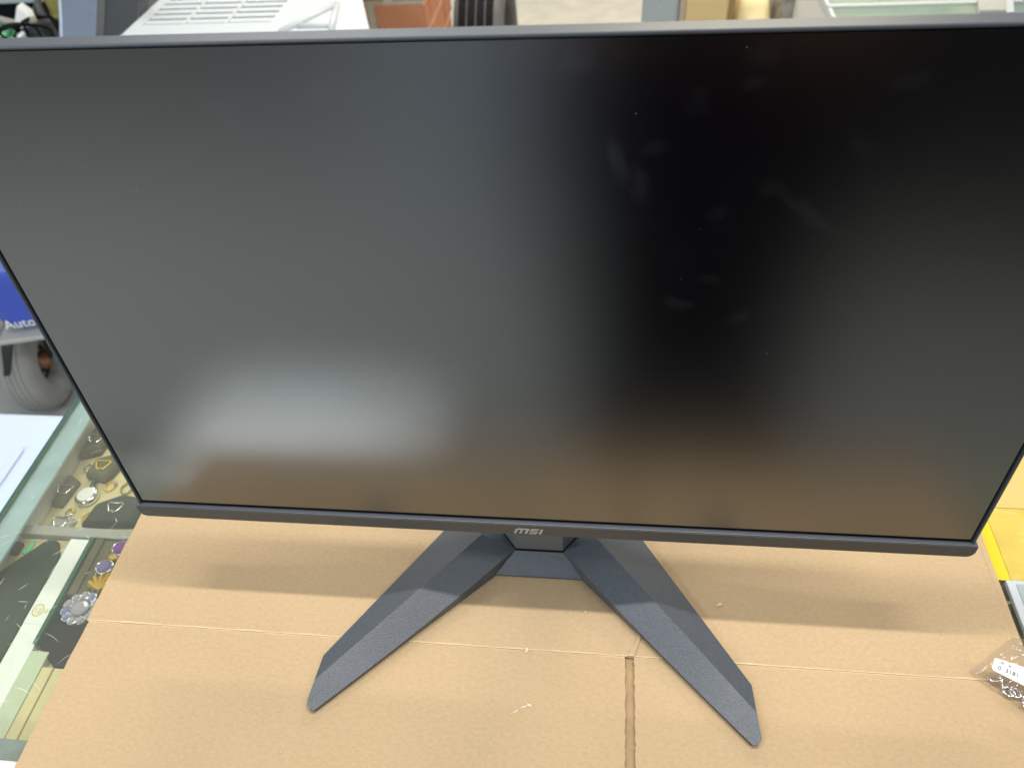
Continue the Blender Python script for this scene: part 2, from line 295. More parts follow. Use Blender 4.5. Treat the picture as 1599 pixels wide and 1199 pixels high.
# ------------------------------------------------------------------ helpers
WL = {}
def finish(bm, name, m, parent=None, smooth=False, bevel=0.0, seg=2, extra=()):
    bmesh.ops.recalc_face_normals(bm, faces=bm.faces)
    me = bpy.data.meshes.new(name); bm.to_mesh(me); bm.free()
    me.materials.append(MAT[m] if isinstance(m, str) else m)
    for e in extra: me.materials.append(MAT[e])
    if smooth:
        for p in me.polygons: p.use_smooth = True
    o = bpy.data.objects.new(name, me); C.objects.link(o)
    if parent is not None:
        o.parent = parent
        o.location = -WL[parent.name]
    WL[o.name] = Vector((0, 0, 0))
    if bevel:
        b = o.modifiers.new('bevel', 'BEVEL'); b.width = bevel; b.segments = seg; b.limit_method = 'ANGLE'; b.angle_limit = R(25)
    return o

def thing(name, label, cat, loc=(0, 0, 0), group=None):
    o = bpy.data.objects.new(name, None); C.objects.link(o); o.location = loc
    o.empty_display_size = 0.02
    WL[o.name] = Vector(loc); tag(o, label, cat, group); return o
def tag(o, label, cat, group=None):
    o['label'] = label; o['category'] = cat
    if group: o['group'] = group
    return o
def struct(o): o['kind'] = 'structure'; return o

def box_bm(x0, x1, y0, y1, z0, z1, bm=None):
    bm = bm or bmesh.new()
    vs = [bm.verts.new(p) for p in ((x0, y0, z0), (x1, y0, z0), (x1, y1, z0), (x0, y1, z0), (x0, y0, z1), (x1, y0, z1), (x1, y1, z1), (x0, y1, z1))]
    for f in ((0, 3, 2, 1), (4, 5, 6, 7), (0, 1, 5, 4), (1, 2, 6, 5), (2, 3, 7, 6), (3, 0, 4, 7)): bm.faces.new([vs[i] for i in f])
    return bm
def box(name, x0, x1, y0, y1, z0, z1, m, parent=None, bevel=0.0):
    return finish(box_bm(x0, x1, y0, y1, z0, z1), name, m, parent, bevel=bevel)
def loft(sections, bm=None, cap=True, closed=True):
    bm = bm or bmesh.new()
    rows = [[bm.verts.new(p) for p in s] for s in sections]
    n = len(rows[0])
    for a, b in zip(rows, rows[1:]):
        for i in range(n if closed else n - 1):
            j = (i + 1) % n
            bm.faces.new((a[i], a[j], b[j], b[i]))
    if cap and closed:
        bm.faces.new(rows[0][::-1]); bm.faces.new(rows[-1])
    return bm
def sweep(pts, r, n=8, bm=None, closed=False):
    pts = [Vector(p) for p in pts]; secs = []
    rr = r if isinstance(r, (list, tuple)) else [r] * len(pts)
    for i, p in enumerate(pts):
        t = (pts[(i + 1) % len(pts)] - pts[i - 1]) if closed else (pts[min(i + 1, len(pts) - 1)] - pts[max(i - 1, 0)])
        t.normalize(); up = Vector((0, 0, 1)) if abs(t.z) < 0.9 else Vector((1, 0, 0))
        a = t.cross(up).normalized(); b = t.cross(a)
        secs.append([p + a * rr[i] * math.cos(k * 2 * math.pi / n) + b * rr[i] * math.sin(k * 2 * math.pi / n) for k in range(n)])
    if closed: secs.append(secs[0])
    bm = loft(secs, bm, cap=not closed)
    if closed: bmesh.ops.remove_doubles(bm, verts=bm.verts, dist=1e-7)
    return bm
def lathe(profile, n, origin, axis='Z', bm=None, closed=False):
    """profile: (radius, along-axis) pairs"""
    bm = bm or bmesh.new(); rows = []
    for k in range(n):
        a = 2 * math.pi * k / n; row = []
        for r, h in profile:
            if axis == 'Z': p = (r * math.cos(a), r * math.sin(a), h)
            elif axis == 'X': p = (h, r * math.cos(a), r * math.sin(a))
            else: p = (r * math.cos(a), h, r * math.sin(a))
            row.append(bm.verts.new(Vector(p) + Vector(origin)))
        rows.append(row)
    m = len(profile)
    for k in range(n):
        a, b = rows[k], rows[(k + 1) % n]
        for i in range(m if closed else m - 1):
            j = (i + 1) % m
            bm.faces.new((a[i], a[j], b[j], b[i]))
    return bm
def xform(bm, mtx):
    bmesh.ops.transform(bm, matrix=mtx, verts=bm.verts); return bm
def prism(poly, z0, z1, bm=None):
    return loft([[(x, y, z0) for x, y in poly], [(x, y, z1) for x, y in poly]], bm)
def text_bm(s, size, mtx, extrude=0.0001, shear=0.0):
    cu = bpy.data.curves.new('txt', 'FONT'); cu.body = s; cu.size = size; cu.extrude = extrude; cu.shear = shear; cu.resolution_u = 2
    o = bpy.data.objects.new('txt', cu); C.objects.link(o)
    dg = bpy.context.evaluated_depsgraph_get(); me = bpy.data.meshes.new_from_object(o.evaluated_get(dg))
    bm = bmesh.new(); bm.from_mesh(me); bpy.data.objects.remove(o); bpy.data.curves.remove(cu); bpy.data.meshes.remove(me)
    return xform(bm, mtx)
def ellipsoid(c, r, nu=14, nv=9, bm=None):
    bm = bm or bmesh.new()
    t = bmesh.new(); bmesh.ops.create_uvsphere(t, u_segments=nu, v_segments=nv, radius=1)
    xform(t, Matrix.Translation(c) @ Matrix.Diagonal((*r, 1)))
    me = bpy.data.meshes.new('tmp'); t.to_mesh(me); t.free(); bm.from_mesh(me); bpy.data.meshes.remove(me)
    return bm

# ------------------------------------------------------------------ setting
fl = bmesh.new(); bmesh.ops.create_grid(fl, x_segments=1, y_segments=1, size=25); xform(fl, Matrix.Translation((0, 0, -1.0)))
struct(finish(fl, 'floor', 'floor'))

# glass showcase that carries everything
GZ = -0.008          # top of the glass
CX0, CX1, CY0, CY1 = -0.531, 0.86, -0.205, 0.46
counter = thing('glass_showcase', 'glass topped jewellery showcase under the cardboard and monitor', 'showcase', (0.15, 0.1, -1.0))
box('glass_top', CX0, CX1, CY0, CY1, GZ - 0.006, GZ, 'glass', counter)
box('glass_edge', CX0 - 0.0032, CX0 - 0.0004, CY0, CY1, GZ - 0.006, GZ - 0.0004, 'glass_edge', counter, 0.0006)
box('side_rail', CX0 - 0.002, CX0 + 0.0235, CY0, CY1, GZ - 0.0105, GZ - 0.0065, 'rail', counter, 0.001)
box('side_rail', CX1 - 0.0235, CX1 + 0.002, CY0, CY1, GZ - 0.0105, GZ - 0.0065, 'rail', counter, 0.001)
box('front_rail', CX0 + 0.024, CX1 - 0.024, -0.1565, -0.1390, GZ - 0.0165, GZ - 0.0065, 'chrome', counter, 0.0015)
box('back_rail', CX0 + 0.024, CX1 - 0.024, CY1 - 0.02, CY1, GZ - 0.0165, GZ - 0.0065, 'rail', counter, 0.001)
box('side_panel', CX0 - 0.001, CX0 + 0.008, CY0, CY1, -0.99, GZ - 0.011, 'white_lam', counter)
box('side_panel', CX1 - 0.008, CX1 + 0.001, CY0, CY1, -0.99, GZ - 0.011, 'white_lam', counter)
box('front_panel', CX0 + 0.009, CX1 - 0.009, CY0, CY0 + 0.008, -0.99, GZ - 0.017, 'white_lam', counter)
box('back_panel', CX0 + 0.009, CX1 - 0.009, CY1 - 0.01, CY1 - 0.002, -0.99, GZ - 0.017, 'white_lam', counter)
box('display_bed', CX0 + 0.009, CX1 - 0.009, 0.064, CY1 - 0.011, -0.064, -0.052, 'cream', counter)
box('front_bed', CX0 + 0.009, CX1 - 0.009, CY0 + 0.009, 0.0525, -0.064, -0.0385, 'cream', counter)
box('bed_divider', CX0 + 0.009, CX1 - 0.009, 0.0529, 0.0635, -0.064, -0.0300, 'grey_bar', counter, 0.001)
# long inserts on the front bed, seen through the glass at the left
box('white_label_strip', -0.4652, -0.4428, -0.167, 0.0514, -0.038, -0.0320, 'paper', counter, 0.0005)
box('glass_divider', -0.4418, -0.4376, -0.0573, 0.0514, -0.038, -0.0265, 'glass_edge', counter, 0.0005)
box('pale_channel', -0.4418, -0.4247, -0.1432, -0.0621, -0.038, -0.0300, 'pale_green', counter, 0.0008)
rb = bmesh.new()
for k in range(6):
    x = -0.4237 + k * 0.011
    box_bm(x, x + 0.0100, -0.1432, -0.0755, -0.038, -0.0300 - 0.0008 * (k % 2), rb)
finish(rb, 'ribbed_liner', 'cream', counter, bevel=0.0008)

sr = bmesh.new()
for k in range(90):
    if k < 70: x, y = random.uniform(-0.515, -0.385), random.uniform(-0.165, 0.06)
    else: x, y = random.uniform(-0.52, -0.39), random.uniform(0.06, 0.30)
    a = random.choice((0.4, -0.6, 1.9, 1.2)) + random.uniform(-0.5, 0.5); l = random.uniform(0.002, 0.009); wd = random.uniform(0.00007, 0.00017)
    d = Vector((math.cos(a), math.sin(a), 0)); n = Vector((-d.y, d.x, 0)); c = Vector((x, y, GZ + 0.00012)); bend = n * random.uniform(-0.12, 0.12) * l
    p = [c - d * l, c + bend, c + d * l]
    top = [[sr.verts.new(q + n * wd * e) for q, e in zip(p, (0.3, 1, 0.3))], [sr.verts.new(q - n * wd * e) for q, e in zip(p, (0.3, 1, 0.3))]]
    for i in range(2): sr.faces.new((top[0][i], top[0][i + 1], top[1][i + 1], top[1][i]))
so = finish(sr, 'scratches', 'paper', counter); so['kind'] = 'stuff'

t1 = tag(finish(prism([(-0.5170, -0.165), (-0.4666, -0.165), (-0.4666, 0.030), (-0.4780, 0.0486), (-0.4890, 0.0486), (-0.5170, 0.012)], -0.038, -0.0310), 'velvet_tray', 'dark_green', bevel=0.0015),
         'empty dark green velvet tray under scratched glass beside white label strip', 'tray')
t2 = thing('jewellery_tray', 'olive and black velvet tray holding rings and brooches under the glass', 'tray', (-0.40, 0.0, -0.038))
finish(prism([(-0.4366, -0.0583), (-0.4156, -0.0740), (-0.345, -0.0740), (-0.345, -0.003), (-0.4366, -0.0096)], -0.038, -0.0310), 'black_end', 'black_velvet', t2, bevel=0.001)
finish(prism([(-0.4366, -0.0091), (-0.345, -0.0025), (-0.345, 0.0514), (-0.4366, 0.0514)], -0.038, -0.0310), 'olive_bed', 'olive', t2, bevel=0.001)
box('tray_lip', -0.4363, -0.4280, -0.0085, 0.0512, -0.0309, -0.0285, 'olive', t2, 0.0008)

# paper label on the white strip
pl = thing('price_label', 'bright white paper label with a yellow circled number', 'label', (-0.454, 0, -0.032))
box('paper', -0.4648, -0.4432, -0.0373, 0.0009, -0.0319, -0.0315, 'paper', pl)
ring = bmesh.new()
for a in range(24):
    a0, a1 = 2 * math.pi * a / 24, 2 * math.pi * (a + 1) / 24
    q = [ring.verts.new((-0.4572 + rr * math.cos(t), -0.0244 + 1.15 * rr * math.sin(t), -0.0312)) for rr, t in ((0.0044, a0), (0.0054, a0), (0.0054, a1), (0.0044, a1))]
    ring.faces.new(q)
finish(ring, 'circle_mark', 'yellow_ink', pl)
finish(text_bm('12', 0.0070, Matrix.Translation((-0.4608, -0.0270, -0.0312))), 'number', 'yellow_ink', pl)
finish(text_bm('-H', 0.0065, Matrix.Translation((-0.4516, -0.0268, -0.0312))), 'mark', 'yellow_ink', pl)

# jewellery
b1 = thing('brooch', 'pale crystal flower brooch with blue stones on black velvet', 'brooch', (-0.4147, -0.022, -0.031))
cz = -0.0262; bx, by = -0.4147, -0.0220
finish(ellipsoid((bx, by, cz), (0.0086, 0.0074, 0.0034)), 'centre_stone', 'crystal', b1)
for k in range(11):
    a = 2 * math.pi * k / 11
    x, y = bx + 0.0138 * math.cos(a), by + 0.0122 * math.sin(a)
    finish(ellipsoid((x, y, cz - 0.001), (0.0034, 0.0034, 0.0026), 8, 5), 'petal_stone', 'blue_crystal' if k in (2, 6, 7) else 'crystal', b1)
    finish(sweep([(x + 0.0040 * math.cos(j * math.pi / 5), y + 0.0040 * math.sin(j * math.pi / 5), cz - 0.0008) for j in range(10)], 0.0007, 5, closed=True), 'petal_setting', 'silver', b1, smooth=True)
finish(lathe([(0.0, -0.0308), (0.0152, -0.0306), (0.0142, -0.0284), (0.0, -0.0281)], 22, (bx, by, 0)), 'back_plate', 'silver', b1)

b2 = thing('brooch', 'gold fan shaped brooch on the jewellery tray under glass', 'brooch', (-0.409, 0.004, -0.031))
for k in range(6):
    a = R(28 + k * 25); o0 = Vector((-0.4060, -0.0030, -0.0290))
    d = Vector((math.cos(a), math.sin(a), 0)); n = Vector((-d.y, d.x, 0)); L_ = 0.0175 - 0.0012 * abs(k - 2.5)
    bm = loft([[o0 + n * 0.0012, o0 - n * 0.0012, o0 - n * 0.0008 + Vector((0, 0, 0.004)), o0 + n * 0.0008 + Vector((0, 0, 0.004))],
               [o0 + d * L_ + n * 0.0036, o0 + d * L_ - n * 0.0036, o0 + d * L_ * 0.95 - n * 0.001 + Vector((0, 0, 0.0055)), o0 + d * L_ * 0.95 + n * 0.001 + Vector((0, 0, 0.0055))]])
    finish(bm, 'fan_blade', 'gold', b2)

def ring_thing(label, x, y, stone, band, s=1.0):
    z = -0.031
    t = thing('ring', label, 'ring', (x, y, z))
    finish(sweep([(x + 0.0080 * s * math.cos(j * math.pi / 10), y - 0.006 * s + 0.004 * math.sin(j * math.pi / 10), z + 0.0035 * s + 0.0025 * s * math.sin(j * math.pi / 10)) for j in range(20)], 0.0011 * s, 6, closed=True), 'band', band, t, smooth=True)
    finish(ellipsoid((x, y, z + 0.0075 * s), (0.0074 * s, 0.0062 * s, 0.0034 * s), 10, 6), 'stone', stone, t)
    finish(sweep([(x + 0.0084 * s * math.cos(j * math.pi / 9), y + 0.0072 * s * math.sin(j * math.pi / 9), z + 0.0070 * s) for j in range(18)], 0.0012 * s, 6, closed=True), 'bezel', band, t, smooth=True)
    return t
ring_thing('ring with oval purple stone nearest the grey divider bar', -0.4035, 0.0395, 'purple', 'silver', 1.0)
ring_thing('silver ring with pale violet stone between purple ring and gold brooch', -0.4105, 0.0190, 'violet', 'silver', 0.95)
e1 = thing('gold_pendant', 'small gold pendant beside the purple stone ring', 'pendant', (-0.409, 0.0315, -0.031))
finish(ellipsoid((-0.4085, 0.0310, -0.0275), (0.0056, 0.0040, 0.003), 9, 6), 'drop', 'gold', e1)
finish(sweep([(-0.4085 + 0.0022 * math.cos(j * math.pi / 6), 0.0355 + 0.0022 * math.sin(j * math.pi / 6), -0.0285) for j in range(12)], 0.0006, 5, closed=True), 'loop', 'gold', e1)
e2 = thing('silver_earring', 'small silver cluster earring half hidden at the cardboard edge', 'earring', (-0.397, 0.0165, -0.031))
for k in range(5):
    a = k * 1.256
    finish(ellipsoid((-0.3975 + 0.0042 * math.cos(a), 0.0165 + 0.0042 * math.sin(a), -0.0275), (0.0026, 0.0026, 0.0026), 8, 5), 'stone', 'crystal', e2)
finish(ellipsoid((-0.3975, 0.0165, -0.0265), (0.003, 0.003, 0.003), 8, 5), 'centre_stone', 'silver', e2)
gt = thing('green_tag', 'small green plastic tag on cream bed by the blue rail', 'tag', (-0.508, 0.043, -0.0385))
finish(prism([(-0.5120, 0.036), (-0.5060, 0.034), (-0.5030, 0.046), (-0.5065, 0.050)], -0.0384, -0.0365), 'tag_body', 'green', gt)
finish(sweep([(-0.5050, 0.049, -0.036), (-0.5020, 0.0505, -0.035), (-0.4990, 0.0500, -0.036)], 0.0005, 5), 'tag_string', 'paper', gt)
bk = tag(finish(prism([(-0.5215, 0.032), (-0.5135, 0.032), (-0.5135, 0.046), (-0.5215, 0.046)], -0.0384, -0.0320), 'earring_box', 'black_velvet', bevel=0.002), 'tiny black earring box tucked beneath the blue rail', 'box')

# flat display pieces on the cream bed behind the divider
def pad(label, pts, m, chain, h=0.012):
    cx = sum(p[0] for p in pts) / len(pts); cy = sum(p[1] for p in pts) / len(pts)
    t = thing('display_pad', label, 'pad', (cx, cy, -0.052))
    top = [(cx + (x - cx) * 0.8, cy + (y - cy) * 0.8, -0.052 + h) for x, y in pts]
    finish(loft([[(x, y, -0.0519) for x, y in pts], [(x, y, -0.052 + h * 0.6) for x, y in pts], top]), 'cushion', m, t, bevel=0.002)
    finish(sweep([(cx + (0.007 + 0.002 * math.sin(3 * j * math.pi / 9)) * math.cos(j * math.pi / 9), cy + (0.008 + 0.003 * math.cos(2 * j * math.pi / 9)) * math.sin(j * math.pi / 9), -0.0515 + h) for j in range(18)], 0.0009, 5, closed=True), 'chain', chain, t, smooth=True)
pad('olive display pad with gold chain farthest back under the glass', [(-0.500, 0.135), (-0.474, 0.130), (-0.468, 0.150), (-0.480, 0.166), (-0.497, 0.158)], 'olive', 'gold')
pad('long black display pad behind the grey divider bar', [(-0.474, 0.074), (-0.418, 0.078), (-0.416, 0.110), (-0.444, 0.114), (-0.470, 0.100)], 'dark_green', 'silver')
pad('dark narrow display pad along the blue rail', [(-0.521, 0.098), (-0.508, 0.098), (-0.504, 0.130), (-0.521, 0.140)], 'olive', 'silver', 0.008)
pad('dark display pad at the far end of the blue rail', [(-0.521, 0.160), (-0.500, 0.168), (-0.496, 0.200), (-0.521, 0.205)], 'olive', 'silver')
pad('grey pad with beads tight against the divider and blue rail', [(-0.512, 0.068), (-0.486, 0.068), (-0.484, 0.084), (-0.508, 0.088)], 'grey_bar', 'silver', 0.007)
wt = thing('wristwatch', 'pale round wristwatch lying on the cream display bed', 'watch', (-0.487, 0.110, -0.052))
finish(lathe([(0.0, -0.0519), (0.0115, -0.0519), (0.0120, -0.046), (0.0100, -0.0440), (0.0, -0.0445)], 24, (-0.487, 0.112, 0)), 'case', 'silver', wt, smooth=True)
finish(lathe([(0.0, -0.0435), (0.0088, -0.0436)], 20, (-0.487, 0.112, 0)), 'dial', 'paper', wt)
finish(sweep([(-0.487, 0.124, -0.047), (-0.489, 0.132, -0.048), (-0.492, 0.140, -0.0505)], 0.0028, 6), 'strap', 'silver', wt)

# loose trinkets on the cream bed
for (x, y, m, lab) in ((-0.470, 0.128, 'gold', 'gold hoop trinket between wristwatch and olive display pad'), (-0.498, 0.092, 'silver', 'silver hoop trinket in front of the pale wristwatch'),
                       (-0.476, 0.088, 'gold', 'gold hoop trinket just behind the grey divider bar'), (-0.450, 0.126, 'brass', 'dull brass hoop trinket behind the long black pad'),
                       (-0.507, 0.150, 'silver', 'silver hoop trinket between the two dark pads by the rail'), (-0.484, 0.180, 'gold', 'gold hoop trinket behind the olive display pad')):
    t = thing('trinket', lab, 'trinket', (x, y, -0.052), 'loose trinkets on the cream bed')
    r = random.uniform(0.0035, 0.0065)
    finish(sweep([(x + r * math.cos(j * math.pi / 7), y + r * 1.2 * math.sin(j * math.pi / 7), -0.0505 + 0.0006 * math.sin(j * 2)) for j in range(14)], 0.0011, 6, closed=True), 'hoop', m, t, smooth=True)
    finish(ellipsoid((x + r * 1.1, y + random.uniform(-0.003, 0.003), -0.0495), (0.0022, 0.0026, 0.002), 7, 5), 'stone', random.choice(('crystal', 'gold', 'black_velvet')), t)

# ------------------------------------------------------------------ cardboard
card = thing('flattened_carton', 'flattened brown cardboard box lying on the glass showcase', 'cardboard', (0, 0.05, -0.0078))
TH = 0.0032
def sheet(name, x0, x1, y0, y1, nx, ny, warp=0.0004, jag=None, zt=0.0, m='cardboard', edge=None):
    bm = bmesh.new(); top = []; bot = []
    for j in range(ny + 1):
        a = []; b = []
        for i in range(nx + 1):
            x = x0 + (x1 - x0) * i / nx; y = y0 + (y1 - y0) * j / ny
            if edge: x, y = edge(x, y, i, j, nx, ny)
            z = zt + warp * (noise.noise(Vector((x * 7, y * 9, 3.1))) - 0.3)
            # the score crease dips
            d = abs(y + 0.0448)
            if d < 0.004: z -= 0.0004 * (1 - d / 0.004)
            if jag and (i == (nx if jag > 0 else 0)):
                x += 0.0011 * noise.noise(Vector((y * 160, 1.7 * jag, 0))) + 0.0006 * noise.noise(Vector((y * 420, 5, 0)))
            a.append(bm.verts.new((x, y, z))); b.append(bm.verts.new((x, y, z - TH)))
        top.append(a); bot.append(b)
    for j in range(ny):
        for i in range(nx):
            bm.faces.new((top[j][i], top[j][i + 1], top[j + 1][i + 1], top[j + 1][i]))
            bm.faces.new((bot[j][i], bot[j + 1][i], bot[j + 1][i + 1], bot[j][i + 1]))
    for j in range(ny):
        bm.faces.new((top[j][0], top[j + 1][0], bot[j + 1][0], bot[j][0])); bm.faces.new((top[j][nx], bot[j][nx], bot[j + 1][nx], top[j + 1][nx]))
    for i in range(nx):
        bm.faces.new((top[0][i], bot[0][i], bot[0][i + 1], top[0][i + 1])); bm.faces.new((top[ny][i], top[ny][i + 1], bot[ny][i + 1], bot[ny][i]))
    return finish(bm, name, m, card, smooth=False)
def edge_left(x, y, i, j, nx, ny):
    if i == 0: x += 0.0012 * noise.noise(Vector((y * 30, 2, 0))) + 0.0004 * noise.noise(Vector((y * 240, 8, 0)))
    return x, y
def edge_both(x, y, i, j, nx, ny):
    if i == 0: x += 0.0012 * noise.noise(Vector((y * 30, 2, 0))) + 0.0004 * noise.noise(Vector((y * 240, 8, 0)))
    if i == nx: x += 0.0010 * noise.noise(Vector((y * 25, 4, 0)))
    return x, y
sheet('back_panel', -0.3835, 0.3765, -0.0446, 0.34, 110, 80, edge=edge_both)
sheet('front_flap', -0.3815, 0.0728, -0.2015, -0.0450, 80, 90, jag=1, edge=edge_left)
sheet('front_flap', 0.0800, 0.3795, -0.2015, -0.0450, 60, 90, jag=-1)
sheet('under_layer', -0.370, 0.366, -0.186, 0.33, 40, 40, zt=-0.0042, warp=0.0001, m='cardboard_in')
fe = bmesh.new()
loft([[(0.3690 + dx + 0.0006 * math.sin(y * 40), y, z) for dx, z in ((-0.0045, -0.0008), (-0.0022, 0.0003), (0.0, 0.0007), (0.0022, 0.0003), (0.0045, -0.0008))] for y in [-0.044 + 0.38 * k / 24 for k in range(25)]], fe, closed=False)
finish(fe, 'folded_edge', 'cardboard', card, smooth=True)
# torn lip above the slot
tb = bmesh.new()
pts = [(0.0745, -0.0445), (0.0798, -0.0445), (0.0835, -0.034), (0.0868, -0.0240), (0.0835, -0.0235), (0.0806, -0.033), (0.0772, -0.039)]
loft([[(x, y, 0.0001) for x, y in pts], [(x + 0.0003, y, 0.0009 + 0.0004 * (k % 2)) for k, (x, y) in enumerate(pts)]], tb)
finish(tb, 'torn_lip', 'cardboard', card)
# pale torn fibres and scuffs
def scuff(pts, wd):
    bm = bmesh.new()
    P = [Vector((x, y, 0.0005)) for x, y in pts]
    rows = []
    for i, p in enumerate(P):
        t = (P[min(i + 1, len(P) - 1)] - P[max(i - 1, 0)]).normalized(); n = Vector((-t.y, t.x, 0))
        ww = wd * (0.35 + 0.65 * math.sin(math.pi * (i + 0.5) / len(P)))
        rows.append((p - n * ww, p + n * ww + Vector((0, 0, 0.0003)), p + Vector((0, 0, 0.0006))))
    loft(rows, bm)
    finish(bm, 'scuffed_fibre', 'scuff', card)
scuff([(-0.0050, -0.0435), (-0.0045, -0.0455), (-0.0060, -0.0475)], 0.0010)
for (x, y, l, wd, a) in ((-0.0118, -0.0955, 0.0014, 0.0004, 0.7), (-0.0090, -0.0938, 0.0020, 0.0006, 0.6), (-0.0058, -0.0915, 0.0018, 0.0004, 0.7), (-0.0030, -0.0898, 0.0016, 0.0008, 0.3), (0.0005, -0.0884, 0.0018, 0.0009, 0.1), (0.0022, -0.0892, 0.0008, 0.0006, -0.8)):
    d = (math.cos(a) * l, math.sin(a) * l)
    scuff([(x - d[0], y - d[1]), (x + 0.0002, y - 0.0001), (x + d[0], y + d[1])], wd)
for k in range(46):
    x, y = random.uniform(-0.36, 0.36), random.uniform(-0.16, 0.05)
    a = random.uniform(-0.5, 0.5); l = random.uniform(0.0003, 0.0012)
    scuff([(x - math.cos(a) * l, y - math.sin(a) * l), (x + math.cos(a) * l, y + math.sin(a) * l)], random.uniform(0.00012, 0.00032))
scuff([(0.1480, 0.0030), (0.1500, 0.0045), (0.1520, 0.0050)], 0.0009)
scuff([(0.1475, 0.0110), (0.1482, 0.0118)], 0.0006)
scuff([(0.0400, -0.0090), (0.0420, -0.0095)], 0.0007)
scuff([(0.0280, -0.0092), (0.0290, -0.0096)], 0.0005)

# ------------------------------------------------------------------ monitor
T = R(5.0836); HB = 0.096
ct, st = math.cos(T), math.sin(T)
def mp(x, v, d):
    return Vector((x, v * st + d * ct, HB + v * ct - d * st))
def mbox(x0, x1, v0, v1, d0, d1, bm=None):
    bm = bm or bmesh.new()
    vs = [bm.verts.new(mp(*p)) for p in ((x0, v0, d0), (x1, v0, d0), (x1, v0, d1), (x0, v0, d1), (x0, v1, d0), (x1, v1, d0), (x1, v1, d1), (x0, v1, d1))]
    for f in ((0, 3, 2, 1), (4, 5, 6, 7), (0, 1, 5, 4), (1, 2, 6, 5), (2, 3, 7, 6), (3, 0, 4, 7)): bm.faces.new([vs[i] for i in f])
    return bm
mon = thing('computer_monitor', 'black flat computer monitor on a V shaped stand on the cardboard', 'monitor', (0, 0.04, 0))
XO = 0.3068
finish(mbox(-0.3032, 0.3032, 0.0200, 0.3548, 0.0006, 0.006), 'screen', 'screen', mon)
finish(mbox(-0.3050, 0.3050, 0.0145, 0.3552, 0.0022, 0.012), 'black_gap', 'gap', mon)
finish(mbox(-XO, -0.3052, 0.0150, 0.3556, -0.0006, 0.0105), 'side_frame', 'frame', mon, bevel=0.0004)
finish(mbox(0.3052, XO, 0.0150, 0.3556, -0.0006, 0.0105), 'side_frame', 'frame', mon, bevel=0.0004)
finish(mbox(-XO, XO, 0.3557, 0.3576, -0.0008, 0.0125), 'top_frame', 'frame', mon, bevel=0.0008)
# chin with rounded lower corners
def chin_poly():
    r = 0.006; pts = [(-0.3092, 0.0156), ]
    for k in range(6):
        a = math.pi + k * (math.pi / 2) / 5
        pts.append((-0.3092 + r + r * math.cos(a), 0.0042 + r + r * math.sin(a)))
    for k in range(6):
        a = 1.5 * math.pi + k * (math.pi / 2) / 5
        pts.append((0.3092 - r + r * math.cos(a), 0.0042 + r + r * math.sin(a)))
    pts.append((0.3092, 0.0156)); return pts
cp = chin_poly()
chin = finish(loft([[mp(x, v, -0.0026) for x, v in cp], [mp(x, v, 0.020) for x, v in cp]]), 'bottom_bezel', 'chin', mon, bevel=0.0007)
finish(mbox(-0.3088, 0.3088, 0.0157, 0.0165, -0.0022, 0.0019), 'bezel_lip_highlight', 'lip', mon, bevel=0.0004)  # pale strip carries the ledge's highlight in its colour
# lettering on the chin: slanted m s i cut as plates
def letters():
    P = {
     'm': [[(0, 0), (2.1, 0), (2.1, 5.2), (0, 5.2)], [(0.6, 5.2), (11.0, 5.2), (12.0, 6.6), (2.0, 6.6)], [(4.6, 0), (6.7, 0), (6.7, 5.2), (4.6, 5.2)], [(9.2, 0), (11.3, 0), (12.3, 5.2), (9.2, 5.2)]],
     's': [[(13.0, 0), (19.2, 0), (20.0, 1.5), (13.0, 1.5)], [(17.6, 1.5), (20.0, 1.5), (20.0, 4.0), (17.6, 2.9)], [(13.6, 2.6), (17.6, 2.6), (20.0, 4.0), (13.6, 4.0)], [(13.0, 2.8), (15.2, 4.0), (15.2, 5.2), (13.0, 5.2)], [(13.0, 5.2), (20.0, 5.2), (20.6, 6.6), (14.2, 6.6)]],
     'i': [[(21.6, 0), (23.8, 0), (23.8, 5.4), (21.6, 5.4)], [(21.6, 5.4), (23.8, 5.4), (23.8, 6.6), (22.6, 6.6)]]}
    for ch, polys in P.items():
        bm = bmesh.new()
        for poly in polys:
            q = [(-0.0132 + (x + 0.32 * v) * 0.00085, 0.00640 + v * 0.00085) for x, v in poly]
            loft([[mp(x, v, -0.0027) for x, v in q], [mp(x, v, -0.0030) for x, v in q]], bm)
        finish(bm, 'logo_letter', 'logo', chin)
letters()
# rear shell: shallow at the rim, deep behind the middle
def rect(x0, x1, v0, v1, d, c=0.01):
    return [mp(x0 + c, v0, d), mp(x1 - c, v0, d), mp(x1, v0 + c, d), mp(x1, v1 - c, d), mp(x1 - c, v1, d), mp(x0 + c, v1, d), mp(x0, v1 - c, d), mp(x0, v0 + c, d)]
finish(loft([rect(-0.304, 0.304, 0.016, 0.3550, 0.0121), rect(-0.304, 0.304, 0.016, 0.3550, 0.0150), rect(-0.25, 0.25, 0.035, 0.33, 0.022), rect(-0.17, 0.17, 0.045, 0.27, 0.034), rect(-0.16, 0.16, 0.055, 0.26, 0.036)]), 'rear_shell', 'frame', mon, bevel=0.001)
